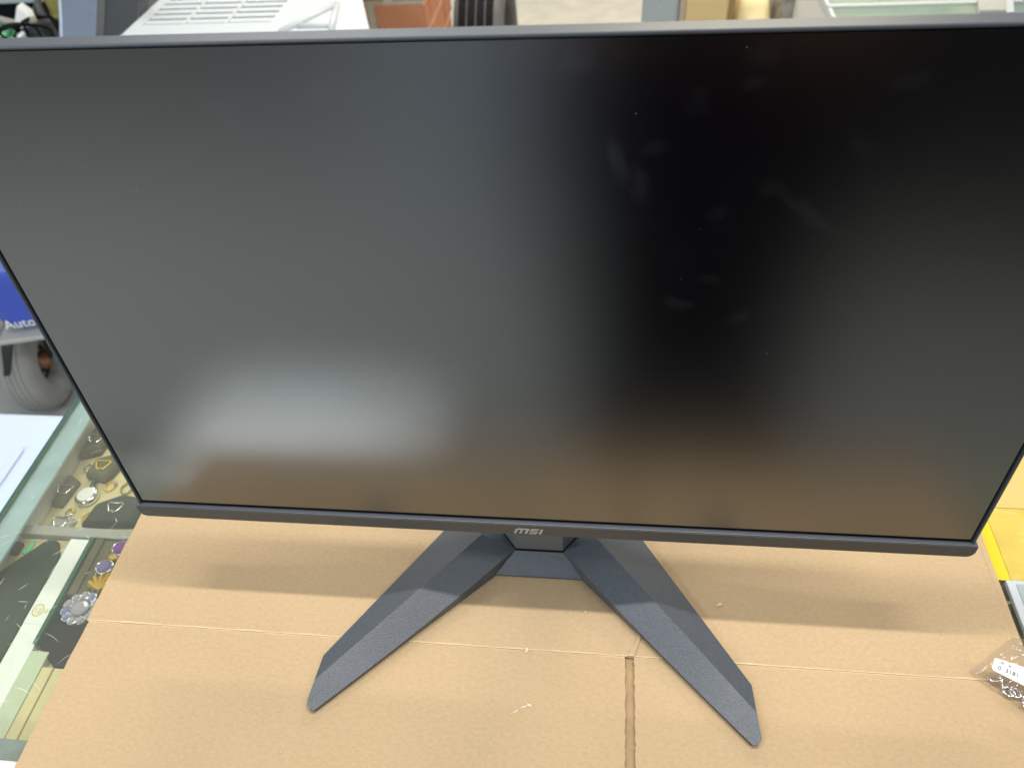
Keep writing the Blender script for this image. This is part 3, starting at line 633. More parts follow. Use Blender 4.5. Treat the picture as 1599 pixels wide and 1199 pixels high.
# stand column
def hexa(z, fw, yf, mw, ym, bw, yb):
    return [Vector(p) for p in ((-fw, yf, z), (fw, yf, z), (mw, ym, z), (bw, yb, z), (-bw, yb, z), (-mw, ym, z))]
finish(loft([hexa(0.010, 0.0200, 0.0350, 0.0340, 0.0505, 0.0340, 0.085), hexa(0.112, 0.0205, 0.0320, 0.0345, 0.0480, 0.0345, 0.088), hexa(0.26, 0.020, 0.055, 0.0345, 0.065, 0.0345, 0.10)]), 'stand_column', 'stem', mon, bevel=0.0006)
sm_ = lambda dz: [Vector(p) for p in ((-0.0207, 0.0340, 0.0190 + dz), (0.0207, 0.0340, 0.0190 + dz), (0.0352, 0.0500, 0.0252 + dz), (0.0352, 0.086, 0.0290 + dz), (-0.0352, 0.086, 0.0290 + dz), (-0.0352, 0.0500, 0.0252 + dz))]
finish(loft([sm_(-0.004), sm_(0.0016)]), 'column_seam', 'gap', mon)

def leg(s):
    bm = bmesh.new()
    V = lambda x, y, z: bm.verts.new((s * x, y, z))
    def lerp(a, b, t): return tuple(p + (q - p) * t for p, q in zip(a, b))
    NS = 12
    o0, o1 = (0.0865, 0.0606, 0.006), (0.1672, -0.0630, 0.005)
    r0, r1 = (0.0500, 0.0415, 0.0285), (0.1677, -0.0845, 0.0085)
    i0, i1 = (0.0200, 0.0350, 0.0200), (0.1632, -0.1066, 0.0050)
    O = [V(0.052, 0.112, 0.006)] + [V(*lerp(o0, o1, k / NS)) for k in range(NS + 1)]
    Rg = [V(0.0380, 0.088, 0.0320)] + [V(*lerp(r0, r1, k / NS)) for k in range(NS + 1)]
    I = [V(0.0335, 0.0510, 0.0250)] + [V(*lerp(lerp(i0, i1, k / NS), (0, 0, 0), 0.0)) for k in range(NS + 1)]
    for k in range(1, NS + 2): I[k].co.z -= 0.0045 * math.sin(math.pi * (k - 1) / NS)
    Tp = [V(*p) for p in ((0.1696, -0.0990, 0.0066), (0.1690, -0.1035, 0.0059), (0.1665, -0.1062, 0.0054))]
    for k in range(NS + 1):
        bm.faces.new((O[k], O[k + 1], Rg[k + 1], Rg[k]))
        bm.faces.new((Rg[k], Rg[k + 1], I[k + 1], I[k]))
    bm.faces.new((Rg[-1], Tp[0], Tp[1], Tp[2], I[-1]))
    # side walls to the underside
    loop = O + [Rg[-1]] + Tp + I[::-1] + [Rg[0]]
    cx = sum(v.co.x for v in loop) / len(loop); cy = sum(v.co.y for v in loop) / len(loop)
    low = []
    for v in loop:
        d = Vector((cx - v.co.x, cy - v.co.y, 0)).normalized() * 0.0010
        low.append(bm.verts.new((v.co.x + d.x, v.co.y + d.y, 0.0012)))
    n = len(loop)
    for i in range(n):
        bm.faces.new((loop[i], low[i], low[(i + 1) % n], loop[(i + 1) % n]))
    bm.faces.new(low)
    o = finish(bm, 'leg', 'stand', mon, smooth=True)
    o.data.set_sharp_from_angle(angle=R(12))
    for (x, y) in ((0.158, -0.095), (0.05, 0.07)):
        finish(lathe([(0, 0.0001), (0.004, 0.0001), (0.004, 0.0014), (0, 0.0014)], 12, (s * x, y, 0)), 'rubber_foot', 'rubber', o)
leg(-1); leg(1)
bm = loft([[(-0.0395, 0.0185, 0.0015), (0.0395, 0.0185, 0.0015), (0.050, 0.105, 0.0015), (-0.050, 0.105, 0.0015)],
           [(-0.0393, 0.0187, 0.0030), (0.0393, 0.0187, 0.0030), (0.050, 0.105, 0.0030), (-0.050, 0.105, 0.0030)],
           [(-0.0193, 0.0353, 0.0196), (0.0193, 0.0353, 0.0196), (0.016, 0.095, 0.0235), (-0.016, 0.095, 0.0235)]])
finish(bm, 'base_plate', 'stand', mon, bevel=0.0004)

# ------------------------------------------------------------------ clear bag with tag, right
bag = thing('plastic_bag', 'small clear plastic bag of jewellery with white number tag', 'bag', (0.37, -0.04, 0))
def bag_sheet(h, seed, name):
    bm = bmesh.new(); n = 26
    A, B, D, E_ = Vector((0.3305, -0.0395, 0)), Vector((0.3700, -0.0085, 0)), Vector((0.4300, -0.0300, 0)), Vector((0.3900, -0.0800, 0))
    g = []
    for j in range(n + 1):
        row = []
        for i in range(n + 1):
            u, v = i / n, j / n
            p = (A * (1 - u) + E_ * u) * (1 - v) + (B * (1 - u) + D * u) * v
            q = Vector((p.x * 95, p.y * 95, seed))
            e = min(u, 1 - u, v, 1 - v); dome = min(1, e * 5.5)
            cr = abs(noise.noise(q)) * 1.3 + abs(noise.noise(q * 2.3)) * 0.7
            p.z = 0.0008 + h * (dome ** 0.6) * (0.55 + 0.75 * cr) + 0.0012 * abs(noise.noise(q * 1.4))
            p += Vector((noise.noise(q * 0.5 + Vector((9, 0, 0))), noise.noise(q * 0.5 + Vector((0, 9, 0))), 0)) * 0.0022
            row.append(bm.verts.new(p))
        g.append(row)
    for j in range(n):
        for i in range(n): bm.faces.new((g[j][i], g[j][i + 1], g[j + 1][i + 1], g[j + 1][i]))
    return finish(bm, name, 'bag', bag, smooth=True)
bag_sheet(0.0125, 2.2, 'film')
finish(sweep([(0.3305, -0.0395, 0.0012), (0.3370, -0.0462, 0.0020), (0.3450, -0.0530, 0.0028), (0.3530, -0.0588, 0.0030), (0.3640, -0.0655, 0.0030), (0.39, -0.0790, 0.003)], 0.0006, 6), 'sealed_edge', 'bag', bag)
tagt = thing('number_tag', 'white rounded number tag inside the clear plastic bag', 'tag', (0.355, -0.042, 0.008))
Tm = Matrix.Translation((0.3405, -0.0400, 0.0185)) @ Matrix.Rotation(R(-24), 4, 'Z') @ Matrix.Rotation(R(8), 4, 'X')
pp = []
for cx_, cy_, a0 in ((0.0015, 0.0035, 90), (0.0015, -0.0035, 180), (0.0335, -0.0065, 270), (0.0335, 0.0065, 0)):
    for k in range(4):
        a = R(a0 + k * 30); pp.append((cx_ + 0.0015 * math.cos(a), cy_ + 0.0015 * math.sin(a)))
finish(xform(prism(pp, 0, 0.0004), Tm), 'card', 'paper', tagt)
finish(xform(text_bm('0  3181', 0.0046, Matrix.Translation((0.0030, -0.0030, 0.0006))), Tm), 'printed_number', 'ink', tagt)
finish(xform(text_bm('00   36', 0.0026, Matrix.Translation((0.0042, 0.0022, 0.0006))), Tm), 'small_print', 'ink', tagt)
ch = thing('silver_chain', 'coiled silver chain inside the clear plastic bag', 'chain', (0.362, -0.055, 0.002))
pos = [(0.345, -0.0455), (0.351, -0.0490), (0.356, -0.0545), (0.362, -0.0555), (0.361, -0.0615), (0.367, -0.0640), (0.371, -0.0585), (0.377, -0.0610), (0.352, -0.0545), (0.375, -0.0665)]
for k, (x, y) in enumerate(pos):
    a = k * 1.1
    mtx = Matrix.Translation((x, y, 0.0045)) @ Matrix.Rotation(a, 4, 'Z') @ Matrix.Rotation(R(25 if k % 2 else -30), 4, 'X')
    finish(xform(sweep([(0.0040 * math.cos(j * math.pi / 7), 0.0026 * math.sin(j * math.pi / 7), 0) for j in range(14)], 0.0009, 6, closed=True), mtx), 'link', 'silver', ch, smooth=True)

# ------------------------------------------------------------------ yellow packet and white case beside the cardboard, right
yp = thing('yellow_packet', 'yellow plastic packet lying on the glass right of the cardboard', 'packet', (0.43, 0.13, GZ))
def wrinkled(name, x0, x1, y0, y1, z, amp, m, parent, seed, nx=30, ny=30, sk=0.0):
    bm = bmesh.new(); g = []
    for j in range(ny + 1):
        row = []
        for i in range(nx + 1):
            x = x0 + (x1 - x0) * i / nx + sk * (j / ny); y = y0 + (y1 - y0) * j / ny
            e = min(i, nx - i, j, ny - j) / 6.0; f = min(1, e)
            zz = z + amp * f * (0.5 + abs(noise.noise(Vector((x * 60, y * 45, seed)))) + 0.5 * noise.noise(Vector((x * 150, y * 110, seed))))
            row.append(bm.verts.new((x, y, zz)))
        g.append(row)
    for j in range(ny):
        for i in range(nx): bm.faces.new((g[j][i], g[j][i + 1], g[j + 1][i + 1], g[j + 1][i]))
    base = [bm.verts.new(p) for p in ((x0, y0, z - 0.0004), (x1, y0, z - 0.0004), (x1 + sk, y1, z - 0.0004), (x0 + sk, y1, z - 0.0004))]
    bm.faces.new(base[::-1])
    return finish(bm, name, m, parent, smooth=True)
wrinkled('pouch', 0.3905, 0.56, 0.0455, 0.118, GZ + 0.0012, 0.0070, 'yellow', yp, 4.4)
wrinkled('rear_pouch', 0.386, 0.56, 0.1185, 0.27, GZ + 0.0012, 0.0030, 'yellow3', yp, 8.1)
box('seam_strip', 0.3785, 0.3900, 0.0450, 0.118, GZ + 0.0004, GZ + 0.0020, 'yellow2', yp, 0.0006)
wc = thing('white_case', 'flat white case with grey window at the right of the cardboard', 'case', (0.43, 0.0, GZ))
box('case_body', 0.3835, 0.52, -0.060, 0.0430, GZ + 0.0003, GZ + 0.006, 'white_plastic', wc, 0.001)
box('window', 0.3900, 0.50, 0.018, 0.0390, GZ + 0.0062, GZ + 0.0068, 'post', wc)

# white sheet, glossy and extended as an added reflector for glow in the screen
bl = bmesh.new(); g = []
for j in range(13):
    row = []
    for i in range(25):
        x = -0.412 + 0.285 * i / 24; y = -0.268 + 0.111 * j / 12
        row.append(bl.verts.new((x, y, (GZ + 0.0006 if y > -0.2 else GZ + 0.0006 - (y + 0.2) ** 2 * 0.4))))
    g.append(row)
for j in range(12):
    for i in range(24): bl.faces.new((g[j][i], g[j][i + 1], g[j + 1][i + 1], g[j + 1][i]))
ps = tag(finish(bl, 'reflector_sheet', 'reflector', smooth=True), 'white sheet at the showcase front left made glossy as an added reflector', 'paper')
sd = ps.modifiers.new('thickness', 'SOLIDIFY'); sd.thickness = 0.0003

# ------------------------------------------------------------------ left of the showcase
tote = thing('storage_box', 'ice blue plastic storage box lid left of the showcase', 'box', (-1.1, 0.1, -1.0))
box('box_body', -1.50, -0.60, -0.48, 0.42, -0.995, -0.33, 'ice', tote, 0.02)
box('lid', -1.52, -0.58, -0.50, 0.435, -0.329, -0.300, 'ice', tote, 0.008)
for x in (-0.905, -0.855):
    box('lid_rib', x, x + 0.012, -0.40, 0.36, -0.2995, -0.2945, 'ice', tote, 0.002)

# wheeled machine with a blue housing, partly hidden by the monitor
sc = thing('wheeled_machine', 'blue machine on a grey pneumatic wheel standing on the floor', 'machine', (-1.6, 1.15, -1.0))
Rw = 0.140
prof = []
for k in range(25):
    a = 2 * math.pi * k / 24
    c_, s_ = math.cos(a), math.sin(a)
    prof.append((0.096 + 0.044 * (abs(c_) ** 0.75) * (1 if c_ >= 0 else -1), 0.046 * (abs(s_) ** 0.75) * (1 if s_ >= 0 else -1)))
prof = prof[:-1]
Wm = Matrix.Translation((-1.548, 1.095, -1.0 + Rw)) @ Matrix.Rotation(R(14), 4, 'Z')
wheel = finish(xform(lathe(prof, 40, (0, 0, 0), 'X', closed=True), Wm), 'wheel', 'grey_rubber', sc, smooth=True)
for d in (-0.020, -0.007, 0.007, 0.020):
    rr = Rw - 0.0012 - abs(d) * 0.12
    finish(xform(lathe([(rr, d - 0.0015), (rr + 0.004, d - 0.0010), (rr + 0.004, d + 0.0010), (rr, d + 0.0015)], 40, (0, 0, 0), 'X', closed=True), Wm), 'tread_rib', 'grey_rubber', wheel, smooth=True)
finish(xform(lathe([(0.0, 0.004), (0.030, 0.006), (0.050, -0.002), (0.056, 0.020), (0.058, -0.02), (0.03, -0.02)], 28, (0, 0, 0), 'X'), Wm), 'rim', 'black_metal', wheel, smooth=True)
finish(xform(lathe([(0.0, 0.034), (0.014, 0.034), (0.016, 0.026), (0.022, 0.022), (0.022, 0.0), (0.0, 0.0)], 16, (0, 0, 0), 'X'), Wm), 'hub', 'copper', wheel, smooth=True)
for k in range(5):
    a = 2 * math.pi * k / 5
    finish(xform(lathe([(0, 0.020), (0.005, 0.020), (0.005, 0.006), (0, 0.006)], 8, (0, 0.036 * math.cos(a), 0.036 * math.sin(a)), 'X'), Wm), 'wheel_bolt', 'copper', wheel)
for sx, sy in ((-1, -1), (1, 1)):
    q = lambda x, y, z: Wm @ Vector((sx * x, sy * y, z))
    finish(loft([[q(0.058, -0.02, 0.02), q(0.050, -0.02, 0.02), q(0.050, 0.02, 0.02), q(0.058, 0.02, 0.02)],
                 [q(0.066, 0.03, 0.176), q(0.056, 0.03, 0.176), q(0.056, 0.08, 0.176), q(0.066, 0.08, 0.176)]]), 'fork_arm', 'black_metal', sc, bevel=0.002)
finish(xform(loft([[(0.010, -0.162, 0.10), (0.026, -0.162, 0.10), (0.026, -0.150, 0.10), (0.010, -0.150, 0.10)], [(0.032, -0.129, 0.176), (0.062, -0.129, 0.176), (0.062, -0.115, 0.176), (0.032, -0.115, 0.176)]]), Wm), 'bracket', 'black_metal', sc, bevel=0.002)
finish(xform(box_bm(0.030, 0.24, -0.13, 0.20, 0.176, 0.190), Wm), 'deck', 'grey_plastic', sc, bevel=0.004)
hs = bmesh.new()
def rr_sec(z, x0, x1, y0, y1, c):
    return [Wm @ Vector(p) for p in ((x0 + c, y0, z), (x1 - c, y0, z), (x1, y0 + c, z), (x1, y1 - c, z), (x1 - c, y1, z), (x0 + c, y1, z), (x0, y1 - c, z), (x0, y0 + c, z))]
loft([rr_sec(0.191, 0.060, 0.30, -0.09, 0.22, 0.03), rr_sec(0.215, 0.038, 0.31, -0.11, 0.24, 0.03), rr_sec(0.36, 0.035, 0.31, -0.10, 0.24, 0.03), rr_sec(0.42, 0.06, 0.28, -0.06, 0.2, 0.05)], hs)
housing = finish(hs, 'housing', 'blue_plastic', sc, bevel=0.012)
finish(text_bm('Autom', 0.038, Wm @ Matrix.Translation((0.062, -0.1125, 0.214)) @ Matrix.Rotation(R(90), 4, 'X'), extrude=0.0008), 'lettering', 'paper', housing)

# ------------------------------------------------------------------ things on the floor behind the monitor
# white portable air conditioner with a louvred top
ac = thing('air_conditioner', 'white plastic air conditioner with louvred top beside brick pillar', 'air conditioner', (-0.88, 1.75, -1.0))
AX0, AX1, AY0, AY1, AZ = -1.195, -0.545, 1.50, 1.98, -0.150
finish(prism([(AX0 + 0.01, AY0 + 0.01), (-0.530, AY0 + 0.01), (-0.623, 1.79), (-0.690, AY1), (AX0 + 0.01, AY1)], -0.995, AZ - 0.03), 'cabinet', 'white_plastic', ac, bevel=0.02)
GX0, GX1, GY0, GY1 = -1.165, -0.815, 1.640, 1.93
for poly in ([(AX0, AY0), (-0.515, AY0), (-0.5608, GY0 - 0.0004), (AX0, GY0 - 0.0004)], [(AX0, GY1 + 0.0004), (-0.660, GY1 + 0.0004), (-0.678, AY1), (AX0, AY1)],
             [(AX0, GY0), (GX0 - 0.0004, GY0), (GX0 - 0.0004, GY1), (AX0, GY1)], [(GX1 + 0.0004, GY0), (-0.561, GY0), (-0.610, 1.79), (-0.660, GY1), (GX1 + 0.0004, GY1)]):
    finish(prism(poly, AZ - 0.0295, AZ), 'top_panel', 'white_plastic', ac)
box('louvre_well', GX0, GX1, GY0, GY1, AZ - 0.0295, AZ - 0.024, 'vent_dark', ac)
nsl = 8
for k in range(nsl):
    y = GY0 + 0.010 + k * (GY1 - GY0 - 0.01) / nsl
    sl = bmesh.new()
    loft([[(x, y, AZ - 0.0055), (x, y + 0.021, AZ - 0.0045), (x, y + 0.021, AZ - 0.0010), (x, y, AZ - 0.0020)] for x in (GX0, GX1)], sl)
    finish(sl, 'louvre', 'white_plastic', ac)
for x in (-1.055, -0.94):
    box('louvre_rib', x, x + 0.008, GY0, GY1, AZ - 0.022, AZ + 0.0005, 'white_plastic', ac)
for (x0, y0, x1, y1) in ((-0.765, 1.565, -0.665, 1.74), (-0.665, 1.74, -0.635, 1.565), (-0.73, 1.60, -0.64, 1.60)):
    finish(sweep([(x0, y0, AZ + 0.001), ((x0 + x1) / 2, (y0 + y1) / 2, AZ + 0.002), (x1, y1, AZ + 0.001)], 0.009, 6), 'moulded_ridge', 'white_plastic', ac, smooth=True)

# brick pillar
PX0, PX1, PY0, PY1 = -0.86, -0.493, 2.0, 2.40
pil = thing('brick_pillar', 'orange brick pillar with pale mortar behind the monitor', 'pillar', ((PX0 + PX1) / 2, (PY0 + PY1) / 2, -1.0))
box('mortar_core', PX0 + 0.006, PX1 - 0.006, PY0 + 0.006, PY1 - 0.006, -0.999, -0.10, 'mortar', pil)
bmh = bmesh.new(); box_bm(-0.5, 0.5, -0.5, 0.5, -0.5, 0.5, bmh)
bmesh.ops.subdivide_edges(bmh, edges=bmh.edges, cuts=1)
for v in bmh.verts: v.co += Vector((random.uniform(-1, 1), random.uniform(-1, 1), random.uniform(-1, 1))) * 0.018
meb = bpy.data.meshes.new('brick'); bmh.to_mesh(meb); bmh.free(); meb.materials.append(MAT['brick'])
def brick(x0, x1, y0, y1, z0, z1):
    o = bpy.data.objects.new('brick', meb); C.objects.link(o); o.parent = pil
    o.location = Vector(((x0 + x1) / 2, (y0 + y1) / 2, (z0 + z1) / 2)) - WL[pil.name]
    o.scale = (x1 - x0, y1 - y0, z1 - z0)
course, mo = 0.0885, 0.016
zz = -0.250 - 8 * course
row = 0
while zz < -0.12:
    z0, z1 = zz + mo, zz + course
    off = 0.0 if (row % 2 == 0) else 0.055
    x = PX1 - (0.094 if row % 2 == 0 else 0.10)
    first = True; xr = PX1
    while xr > PX0 + 0.03:
        wdt = 0.094 if not (first and row % 2) else 0.15
        xl = max(PX0, xr - wdt); brick(xl, xr, PY0, PY0 + 0.07, z0, z1); xr = xl - 0.026; first = False
    y = PY0 + 0.075 + 0.004
    while y < PY1 - 0.03:
        y2 = min(PY1, y + (0.19 if row % 2 == 0 else 0.14)); brick(PX1 - 0.07, PX1, y, y2, z0, z1); y = y2 + 0.016
    zz += course; row += 1

# car tyre standing right of the pillar
ty = thing('tyre', 'black rubber tyre standing on the floor beside the brick pillar', 'tyre', (-0.40, 2.62, -1.0))
tp = [(0.20, -0.070), (0.24, -0.088), (0.29, -0.085), (0.318, -0.070), (0.325, -0.045), (0.325, 0.045), (0.318, 0.070), (0.29, 0.085), (0.24, 0.088), (0.20, 0.070), (0.215, 0.05), (0.215, -0.05)]
carc = finish(lathe(tp, 48, (-0.412, 2.62, -0.672), 'X', closed=True), 'carcass', 'sidewall', ty, smooth=True)
for d in (-0.048, -0.016, 0.016, 0.048):
    finish(lathe([(0.324, d - 0.013), (0.331, d - 0.012), (0.331, d + 0.012), (0.324, d + 0.013)], 48, (-0.412, 2.62, -0.672), 'X', closed=True), 'tread_band', 'rubber', carc)

# grey post, buff carton, cream sack, grey carton
po = thing('metal_post', 'grey blue square metal post behind the monitor', 'post', (0.222, 2.55, -1.0))
finish(box_bm(0.162, 0.284, 2.50, 2.62, -0.985, -0.15), 'shaft', 'post', po, bevel=0.012)
box('foot_plate', 0.13, 0.316, 2.47, 2.65, -0.9995, -0.9855, 'post', po, 0.003)
ct_ = thing('tall_carton', 'tall buff carton with brown edge right of the grey post', 'carton', (0.39, 2.65, -1.0))
box('carton_body', 0.309, 0.453, 2.50, 2.78, -0.998, -0.22, 'carton', ct_, 0.004)
box('side_flap', 0.4535, 0.470, 2.495, 2.78, -0.998, -0.21, 'carton_edge', ct_, 0.002)
box('side_flap', 0.2870, 0.3085, 2.52, 2.78, -0.998, -0.215, 'pink_board', ct_, 0.002)
sk = bmesh.new(); bmesh.ops.create_uvsphere(sk, u_segments=24, v_segments=16, radius=1)
for v in sk.verts:
    n = noise.noise(v.co * 1.7 + Vector((3, 1, 8))) * 0.22
    e = 0.55
    v.co = Vector([math.copysign(abs(c) ** e, c) for c in v.co]) * (1 + n * 0.5)
    v.co = Vector((0.553 + v.co.x * 0.072, 2.62 + v.co.y * 0.12, -0.735 + v.co.z * 0.262))
tag(finish(sk, 'cloth_sack', 'cream_cloth', smooth=True), 'plump cream cloth sack between buff carton and speckled grey carton', 'sack')
gc = thing('grey_carton', 'speckled grey carton standing between cream sack and far showcase', 'carton', (0.70, 2.6, -1.0))
box('carton_body', 0.632, 0.775, 2.50, 2.75, -0.998, -0.36, 'grey_sheet', gc, 0.004)
box('carton_tape', 0.690, 0.712, 2.497, 2.4995, -0.998, -0.362, 'paper', gc)

# second showcase with white rails
s2 = thing('far_showcase', 'second glass showcase with white rails behind the monitor at right', 'showcase', (1.1, 2.2, -1.0))
SX0, SX1, SY0, SY1, SZ = 0.660, 1.75, 1.90, 2.45, -0.300
box('glass_top', SX0 + 0.012, SX1, SY0 + 0.02, SY1, SZ - 0.012, SZ - 0.004, 'glass2', s2)
box('rail', SX0, SX1, SY0, SY0 + 0.0195, SZ - 0.03, SZ, 'white_plastic', s2, 0.003)
box('rail', SX0, SX1, 2.030, 2.0475, SZ - 0.0038, SZ + 0.004, 'white_plastic', s2, 0.002)
box('rail', SX0, SX0 + 0.0115, SY0 + 0.020, SY1, SZ - 0.03, SZ, 'white_plastic', s2, 0.003)
box('side_panel', SX0 + 0.001, SX0 + 0.010, SY0 + 0.02, SY1, -0.998, SZ - 0.031, 'white_lam', s2)
box('front_panel', SX0 + 0.0105, SX1, SY0 + 0.004, SY0 + 0.014, -0.998, SZ - 0.031, 'white_lam', s2)
box('display_bed', SX0 + 0.0105, SX1, SY0 + 0.0205, SY1, SZ - 0.10, SZ - 0.09, 'pale_green', s2)
box('grey_bed', SX0 + 0.03, SX1, 2.06, SY1 - 0.01, SZ - 0.0895, SZ - 0.080, 'post', s2)
fo = thing('white_ledger', 'pale grey folder lying on the far showcase', 'folder', (1.1, 2.1, SZ + 0.004))
finish(prism([(1.028, 1.933), (1.095, 1.930), (1.190, 2.26), (1.118, 2.26)], SZ + 0.0041, SZ + 0.020), 'front_cover', 'grey_plastic', fo, bevel=0.003)
finish(prism([(1.0955, 1.930), (1.118, 1.930), (1.215, 2.26), (1.1905, 2.26)], SZ + 0.0041, SZ + 0.014), 'spine', 'white_plastic', fo, bevel=0.003)
blu = thing('blue_tub', 'bright blue plastic tub on the far showcase at the picture corner', 'tub', (1.27, 2.05, SZ))
finish(lathe([(0.0, SZ + 0.0045), (0.070, SZ + 0.0045), (0.085, SZ + 0.02), (0.095, SZ + 0.10), (0.100, SZ + 0.102), (0.100, SZ + 0.108), (0.0, SZ + 0.112)], 28, (1.262, 2.06, 0)), 'tub_body', 'sky_blue', blu, smooth=True)
finish(lathe([(0.101, SZ + 0.098), (0.104, SZ + 0.100), (0.104, SZ + 0.107), (0.101, SZ + 0.109)], 28, (1.262, 2.06, 0), closed=True), 'rim', 'sky_blue', blu)

# clutter at the far left: dark cabinet carrying tools
cb = thing('dark_cabinet', 'dark low cabinet carrying tools at the far left', 'cabinet', (-1.75, 1.9, -1.0))
box('cabinet_body', -2.20, -1.305, 1.62, 2.25, -0.998, -0.275, 'black_metal', cb, 0.006)
box('cabinet_top', -2.21, -1.300, 1.61, 2.26, -0.2745, -0.255, 'dark_panel', cb, 0.003)
# blue grey leaning board with a pale edge, and dark board
lb = thing('leaning_board', 'blue grey board with pale edge leaning beside the air conditioner', 'board', (-1.36, 1.70, -1.0))
finish(loft([[(-1.415, 1.56, -0.998), (-1.325, 1.56, -0.998), (-1.325, 1.575, -0.998), (-1.415, 1.575, -0.998)], [(-1.415, 1.595, -0.25), (-1.325, 1.595, -0.25), (-1.325, 1.607, -0.25), (-1.415, 1.607, -0.25)], [(-1.400, 1.80, 0.02), (-1.285, 1.80, 0.02), (-1.285, 1.815, 0.02), (-1.400, 1.815, 0.02)]]), 'panel', 'slate_panel', lb, bevel=0.003)
finish(sweep([(-1.4175, 1.565, -0.99), (-1.4175, 1.598, -0.25), (-1.4025, 1.805, 0.02)], 0.0075, 8), 'edge_strip', 'pale_edge', lb, smooth=True)
db = tag(finish(loft([[(-1.318, 1.60, -0.998), (-1.215, 1.60, -0.998), (-1.215, 1.66, -0.998), (-1.318, 1.66, -0.998)], [(-1.318, 1.62, -0.25), (-1.215, 1.62, -0.25), (-1.215, 1.68, -0.25), (-1.318, 1.68, -0.25)], [(-1.275, 1.83, 0.02), (-1.17, 1.83, 0.02), (-1.17, 1.89, 0.02), (-1.275, 1.89, 0.02)]]), 'dark_board', 'dark_panel', bevel=0.006), 'dark grey board between blue grey board and white air conditioner', 'board')
db['label'] = 'dark grey board between blue grey board and white air conditioner'
# green slotted basket
gb = thing('green_basket', 'mint green slotted plastic basket at the far left', 'basket', (-1.66, 1.70, -0.255))
for k in range(7):
    a0 = R(5 + k * 12.0); a1 = R(5 + k * 12.0 + 8.5)
    pr = [(0.085 * math.cos(a), 0.10 * math.sin(a)) for a in (a0, (a0 + a1) / 2, a1)]
    prof = [(r, -0.255 + h) for r, h in pr] + [(r * 0.94, -0.255 + h * 0.96) for r, h in pr[::-1]]
    finish(lathe(prof, 28, (-1.668, 1.70, 0), closed=True), 'band', 'green', gb, smooth=True)
for k in range(8):
    a = 2 * math.pi * k / 8
    finish(sweep([(-1.668 + 0.082 * math.cos(b) * math.cos(a), 1.70 + 0.082 * math.cos(b) * math.sin(a), -0.255 + 0.097 * math.sin(b)) for b in (0.08, 0.4, 0.8, 1.2, 1.5)], 0.004, 6), 'upright', 'green', gb)
# beige clamp tool
bt = thing('clamp_tool', 'beige tool with curved jaws between green basket and brass cup', 'tool', (-1.55, 1.72, -0.255))
finish(sweep([(-1.612, 1.665, -0.250), (-1.590, 1.665, -0.215), (-1.562, 1.665, -0.190), (-1.528, 1.665, -0.172)], [0.006, 0.0065, 0.0065, 0.006], 8), 'jaw', 'paper', bt, smooth=True)
finish(sweep([(-1.600, 1.655, -0.252), (-1.575, 1.655, -0.220), (-1.548, 1.655, -0.196), (-1.518, 1.655, -0.180)], 0.005, 8), 'jaw', 'beige', bt, smooth=True)
finish(loft([[(-1.600, 1.68, -0.245), (-1.49, 1.68, -0.245), (-1.49, 1.76, -0.245), (-1.600, 1.76, -0.245)], [(-1.565, 1.70, -0.175), (-1.50, 1.70, -0.165), (-1.50, 1.76, -0.165), (-1.565, 1.76, -0.175)]]), 'body', 'dark_panel', bt, bevel=0.01)
finish(sweep([(-1.66, 1.73, -0.150), (-1.61, 1.73, -0.165), (-1.56, 1.73, -0.180), (-1.53, 1.73, -0.165)], [0.010, 0.010, 0.012, 0.014], 8), 'handle', 'beige', bt, smooth=True)
finish(loft([[(-1.585, 1.71, -0.172), (-1.540, 1.70, -0.178), (-1.528, 1.74, -0.168), (-1.575, 1.75, -0.160)], [(-1.570, 1.74, -0.128), (-1.545, 1.74, -0.150), (-1.54, 1.76, -0.145), (-1.565, 1.765, -0.125)]]), 'trigger', 'paper', bt, bevel=0.004)
finish(sweep([(-1.545, 1.78, -0.165), (-1.53, 1.80, -0.11), (-1.50, 1.83, -0.05)], 0.022, 10), 'hose', 'grey_plastic', bt, smooth=True)
# tangled black cable among the tools
cabl = thing('black_cable', 'tangled black cable lying among the tools at the far left', 'cable', (-1.53, 1.68, -0.255))
for (ox, oy, r1, r2, ph) in ((-1.545, 1.665, 0.060, 0.045, 0.3), (-1.510, 1.675, 0.045, 0.050, 1.7), (-1.585, 1.690, 0.050, 0.035, 2.9)):
    finish(sweep([(ox + r1 * math.cos(ph + k * 0.35), oy + 0.02 * math.sin(k * 0.9 + ph), -0.195 + r2 * math.sin(ph + k * 0.35)) for k in range(18)], 0.0042, 6, closed=True), 'cable_loop', 'rubber', cabl, smooth=True)
# brass cup
bc = thing('brass_cup', 'olive brass cup hanging among the tools beside the leaning board', 'cup', (-1.44, 1.74, -0.15))
hx = lambda r, z, dy=0: [(-1.440 + r * math.cos(R(60 * k + 15)), 1.745 + dy + r * math.sin(R(60 * k + 15)), z) for k in range(6)]
finish(loft([hx(0.022, -0.172), hx(0.033, -0.160), hx(0.036, -0.150), hx(0.042, -0.06), hx(0.042, 0.01)]), 'cup_body', 'brass', bc, bevel=0.003)
finish(loft([hx(0.037, -0.1545), hx(0.039, -0.1525), hx(0.039, -0.1475), hx(0.037, -0.1455)]), 'cup_rim', 'brass', bc, bevel=0.001)
finish(loft([hx(0.02, -0.254), hx(0.03, -0.250), hx(0.014, -0.240), hx(0.014, -0.173)]), 'cup_stem', 'black_metal', bc)
# white carton behind the tools
wb = thing('white_carton', 'white carton behind the tools at the far left', 'carton', (-1.70, 1.95, -0.255))
box('carton_body', -1.86, -1.580, 1.86, 2.05, -0.165, 0.03, 'white_plastic', wb, 0.004)
box('carton_base', -1.85, -1.590, 1.87, 2.04, -0.2545, -0.1655, 'rubber', wb, 0.002)

